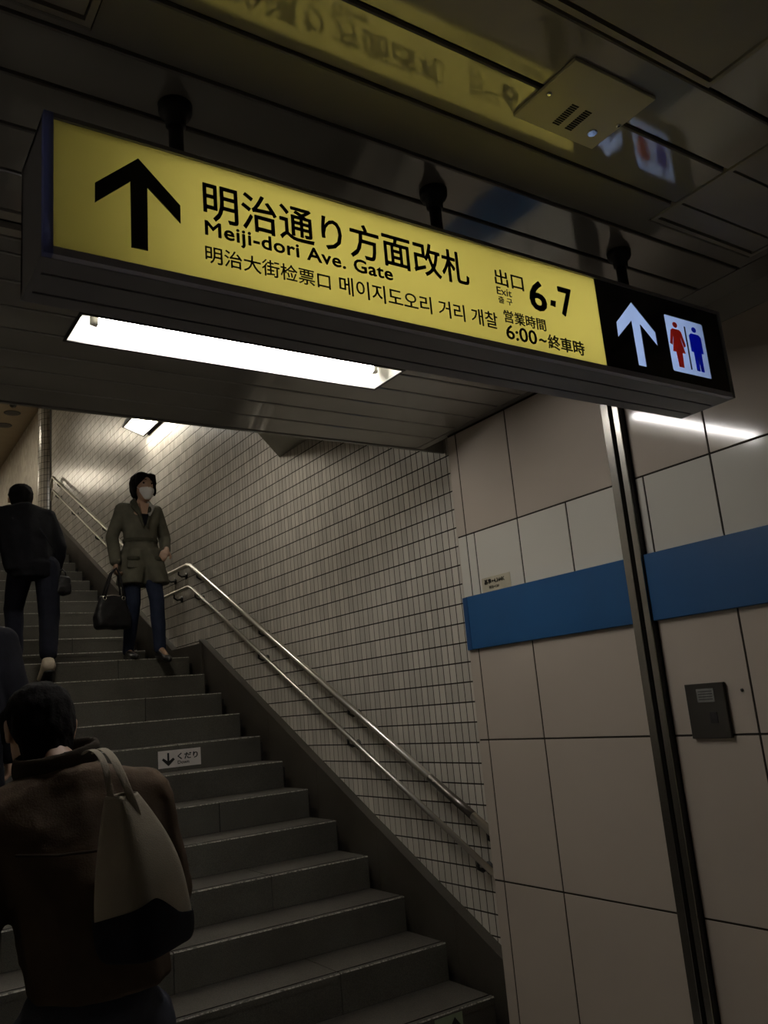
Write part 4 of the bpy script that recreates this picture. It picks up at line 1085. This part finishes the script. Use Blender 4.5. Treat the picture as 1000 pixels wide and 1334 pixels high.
# ---- man in brown in the foreground ------------------------------------------
def man_front():
    hd = Vector((-.082, .195, 1.648))
    hipR, hipL = (.10, 0, .93), (-.10, 0, .93)
    kR, kL = (.10, .10, .50), (-.10, -.02, .49)
    aR, aL = (.10, .10, .10), (-.10, -.12, .11)
    shR, shL = (.165, .06, 1.455), (-.215, .06, 1.44)
    eR, eL = (.215, .10, 1.20), (-.285, .02, 1.14)
    wR, wL = (.215, .30, 1.09), (-.268, .05, .88)
    T_ = Euler((-.35, .06, .12)).to_matrix()
    def h(x, y, z): return hd + T_ @ Vector((x, y, z))
    rot = (-.35, .06, .12)
    B = [hull(E(h(0, -.005, .02), (.073, .090, .088), rot), E(h(0, .035, -.055), (.054, .062, .058), rot), E(h(0, .06, -.095), (.03, .028, .02), rot)),
         hull(E(h(0, .105, -.012), .012), E(h(0, .088, .024), .010)),
         hull(E(h(.095, -.008, .014), (.008, .022, .020), rot), E(h(.088, .0, -.028), (.007, .013, .014), rot)), hull(E(h(-.079, -.005, .018), (.008, .020, .018), rot), E(h(-.076, .0, -.022), (.007, .012, .014), rot)),
         hull(E(h(0, -.02, -.055), .055), E((-.045, .10, 1.53), .062)),
         hull(E((-.025, .06, 1.43), (.16, .08, .05)), E((0, .02, 1.15), (.13, .09, .06)), E((0, 0, .97), (.13, .09, .06)))]
    B += limb([hipR, kR, aR], [.075, .05, .036]) + limb([hipL, kL, aL], [.075, .05, .036]) + limb([shR, eR, wR], [.045, .036, .028]) + limb([shL, eL, wL], [.045, .036, .028])
    B += hand(wR, (-.2, .9, .1), (-.9, -.1, -.2), 1, .45) + hand(wL, (0, .25, -1), (1, 0, 0), -1, .4)
    o = blob('person', B, .0065, M['skin'], None, 3)
    o.location = (.580, 2.255, 0); tag(o, 'man in brown jacket in the foreground carrying a canvas tote bag', 'person')
    for s in (-1, 1): eyeball(h(s * .03, .082, .018), o)
    HR = [hull(E(h(0, -.020, .045), (.090, .096, .082), rot), E(h(0, -.050, -.02), (.083, .058, .055), rot)),
          hull(E(h(0, -.058, -.03), (.078, .040, .03), rot), E(h(0, -.055, -.098), (.062, .032, .02), rot)),
          hull(E(h(.070, .02, .045), (.018, .045, .03), rot), E(h(.076, .035, .0), (.006, .010, .03), rot)), hull(E(h(-.070, .02, .045), (.018, .045, .03), rot), E(h(-.076, .035, .0), (.006, .010, .03), rot))]
    blob('hair', HR, .0055, M['hair'], o, 2, .004, 60, (1, 1, .35))
    J = [hull(E((-.035, .065, 1.525), (.11, .085, .045)), E((.150, .06, 1.450), .080), E((-.205, .06, 1.435), .080), E((.0, .02, 1.26), (.190, .150, .08))),
         hull(E((.0, .02, 1.26), (.190, .15, .08)), E((.015, -.005, 1.12), (.176, .150, .05))),
         hull(E((.015, -.005, 1.14), (.176, .150, .04)), E((.02, -.01, 1.045), (.165, .145, .015)))]
    J += limb([(.150, .06, 1.450), eR, Vector(wR) - Vector((0, .03, 0))], [.085, .076, .052]) + limb([(-.205, .06, 1.435), eL, wL], [.085, .076, .052])
    j = blob('jacket', J, .008, M['brown'], o, 5, .009, 9.0, (1, 1, 1.0))
    # collar: a raised roll round the neck
    cp = []; n = 26
    for k in range(n):
        a = 2 * PI * k / n
        cp.append(Vector((-.055 + .098 * math.cos(a), .098 + .082 * math.sin(a), 1.572 + .010 * math.sin(a) + .018 * math.cos(a))))
    P = []
    for k in range(n):
        if abs(((k / n) - .25)) < .05: continue
        a, b = cp[k], cp[(k + 1) % n]
        P.append(hull(E(a, (.011, .011, .030)), E(b, (.011, .011, .030))))
    blob('collar', P, .006, M['brown_dark'], j, 3)
    MB().tube([(-.185, -.082, 1.375), (-.10, -.118, 1.365), (0, -.128, 1.362), (.10, -.118, 1.368), (.16, -.085, 1.38)], .0035, 6).build('yoke_seam', M['brown_dark'], j)
    T = limb([hipR, kR, aR], [.105, .078, .062]) + limb([hipL, kL, aL], [.105, .078, .062]) + [hull(E((.05, 0, 1.00), (.11, .125, .09)), E((-.05, 0, 1.00), (.11, .125, .09)))]
    blob('jeans', T, .010, M['greyblue'], o, 4, .006, 11, (1, 1, .5))
    shoe('shoe', (.10, .06, 0), (.10, .32, 0), (0, 0, 1), M['shoe_black'], o, .048); shoe('shoe', (-.10, -.17, 0), (-.10, .09, 0), (0, 0, 1), M['shoe_black'], o, .048)
    return o
man_front()

# his tote bag: four-cornered canvas sack, one corner turned to the viewer, black bottom
tb = empty('tote_bag', (.632, 2.005, 1.150)); tag(tb, 'grey canvas tote bag with a black bottom on the shoulder of the man', 'tote bag')
def tote():
    # rings: height, centre x, half sizes along the two bag axes
    ang = math.radians(38)
    ax, ay = Vector((math.cos(ang), math.sin(ang), 0)), Vector((-math.sin(ang), math.cos(ang), 0))
    rings = [(.000, .010, .105, .060), (.012, .010, .125, .078), (.06, .006, .132, .085), (.13, .0, .128, .085), (.22, -.008, .115, .078), (.31, -.022, .092, .062), (.39, -.040, .062, .044), (.435, -.052, .042, .030)]
    N = 32; V = []; F = []; MI = []
    for i, (z, cx, a, b) in enumerate(rings):
        for j in range(N):
            t = 2 * PI * j / N; c, s = math.cos(t), math.sin(t)
            e = .45
            p = ax * (a * math.copysign(abs(c) ** e, c)) + ay * (b * math.copysign(abs(s) ** e, s))
            p = p * (1 + .03 * noise.noise(Vector((p.x * 14, p.y * 14, z * 9))))
            V.append((p.x + cx, p.y, z + .008 * noise.noise(Vector((p.x * 9, p.y * 9, z * 6)))))
    for i in range(len(rings) - 1):
        for j in range(N): F.append((i * N + j, i * N + (j + 1) % N, (i + 1) * N + (j + 1) % N, (i + 1) * N + j))
    F.append(tuple(range(N))[::-1])
    me = bpy.data.meshes.new('bag_body'); me.from_pydata(V, [], F); me.materials.append(M['canvas'])
    for p in me.polygons: p.use_smooth = True
    me.update(); o = link('bag_body', me, tb)
    sd = o.modifiers.new('s', 'SUBSURF'); sd.levels = 2; sd.render_levels = 2
    so = o.modifiers.new('t', 'SOLIDIFY'); so.thickness = .003; so.offset = -1
    # black bottom: own cloth, a little proud
    V2 = []; F2 = []
    lv = [(.000, .010, .108, .063), (.010, .010, .129, .082), (.06, .006, .1355, .0885), (.105, .002, .1345, .0885), (.135, .0, .1315, .0885)]
    for i, (z, cx, a, b) in enumerate(lv):
        for j in range(N):
            t = 2 * PI * j / N; c, s = math.cos(t), math.sin(t); e = .45
            p = ax * (a * math.copysign(abs(c) ** e, c)) + ay * (b * math.copysign(abs(s) ** e, s))
            p = p * (1 + .03 * noise.noise(Vector((p.x * 14, p.y * 14, z * 9))))
            zz = z + .008 * noise.noise(Vector((p.x * 9, p.y * 9, z * 6))) - (.004 if i == 0 else 0)
            if i == len(lv) - 1: zz += .035 - .85 * max(0, p.x) - .45 * max(0, -p.x)
            V2.append((p.x + cx, p.y, zz))
    for i in range(len(lv) - 1):
        for j in range(N): F2.append((i * N + j, i * N + (j + 1) % N, (i + 1) * N + (j + 1) % N, (i + 1) * N + j))
    F2.append(tuple(range(N))[::-1])
    me = bpy.data.meshes.new('bag_bottom'); me.from_pydata(V2, [], F2); me.materials.append(M['canvas_dark'])
    for p in me.polygons: p.use_smooth = True
    me.update(); b = link('bag_bottom', me, tb)
    sd = b.modifiers.new('s', 'SUBSURF'); sd.levels = 2; sd.render_levels = 2
    # straps: flat bands up over the shoulder
    def band(pts, w, name, wd):
        mb = MB(); V = []
        wd = Vector(wd).normalized()
        for p in pts:
            p = Vector(p); V += [p - wd * w / 2, p + wd * w / 2]
        n = len(pts)
        mb.add(V, [(2 * i, 2 * i + 1, 2 * i + 3, 2 * i + 2) for i in range(n - 1)], 0, True)
        o = mb.build(name, M['canvas'], tb, fix=False)
        so = o.modifiers.new('t', 'SOLIDIFY'); so.thickness = .004
        sd = o.modifiers.new('s', 'SUBSURF'); sd.levels = 2; sd.render_levels = 2
    band([(-.015, -.045, .36), (-.040, -.045, .43), (-.062, -.010, .520), (-.066, .06, .560), (-.060, .18, .575), (-.055, .28, .55)], .026, 'bag_strap', (1, .25, .1))
    band([(-.075, -.02, .39), (-.085, -.015, .44), (-.090, .0, .520), (-.092, .06, .560), (-.088, .18, .575), (-.085, .28, .55)], .022, 'bag_strap', (1, .3, .1))
tote()
tb.scale = (.85, .85, .78)
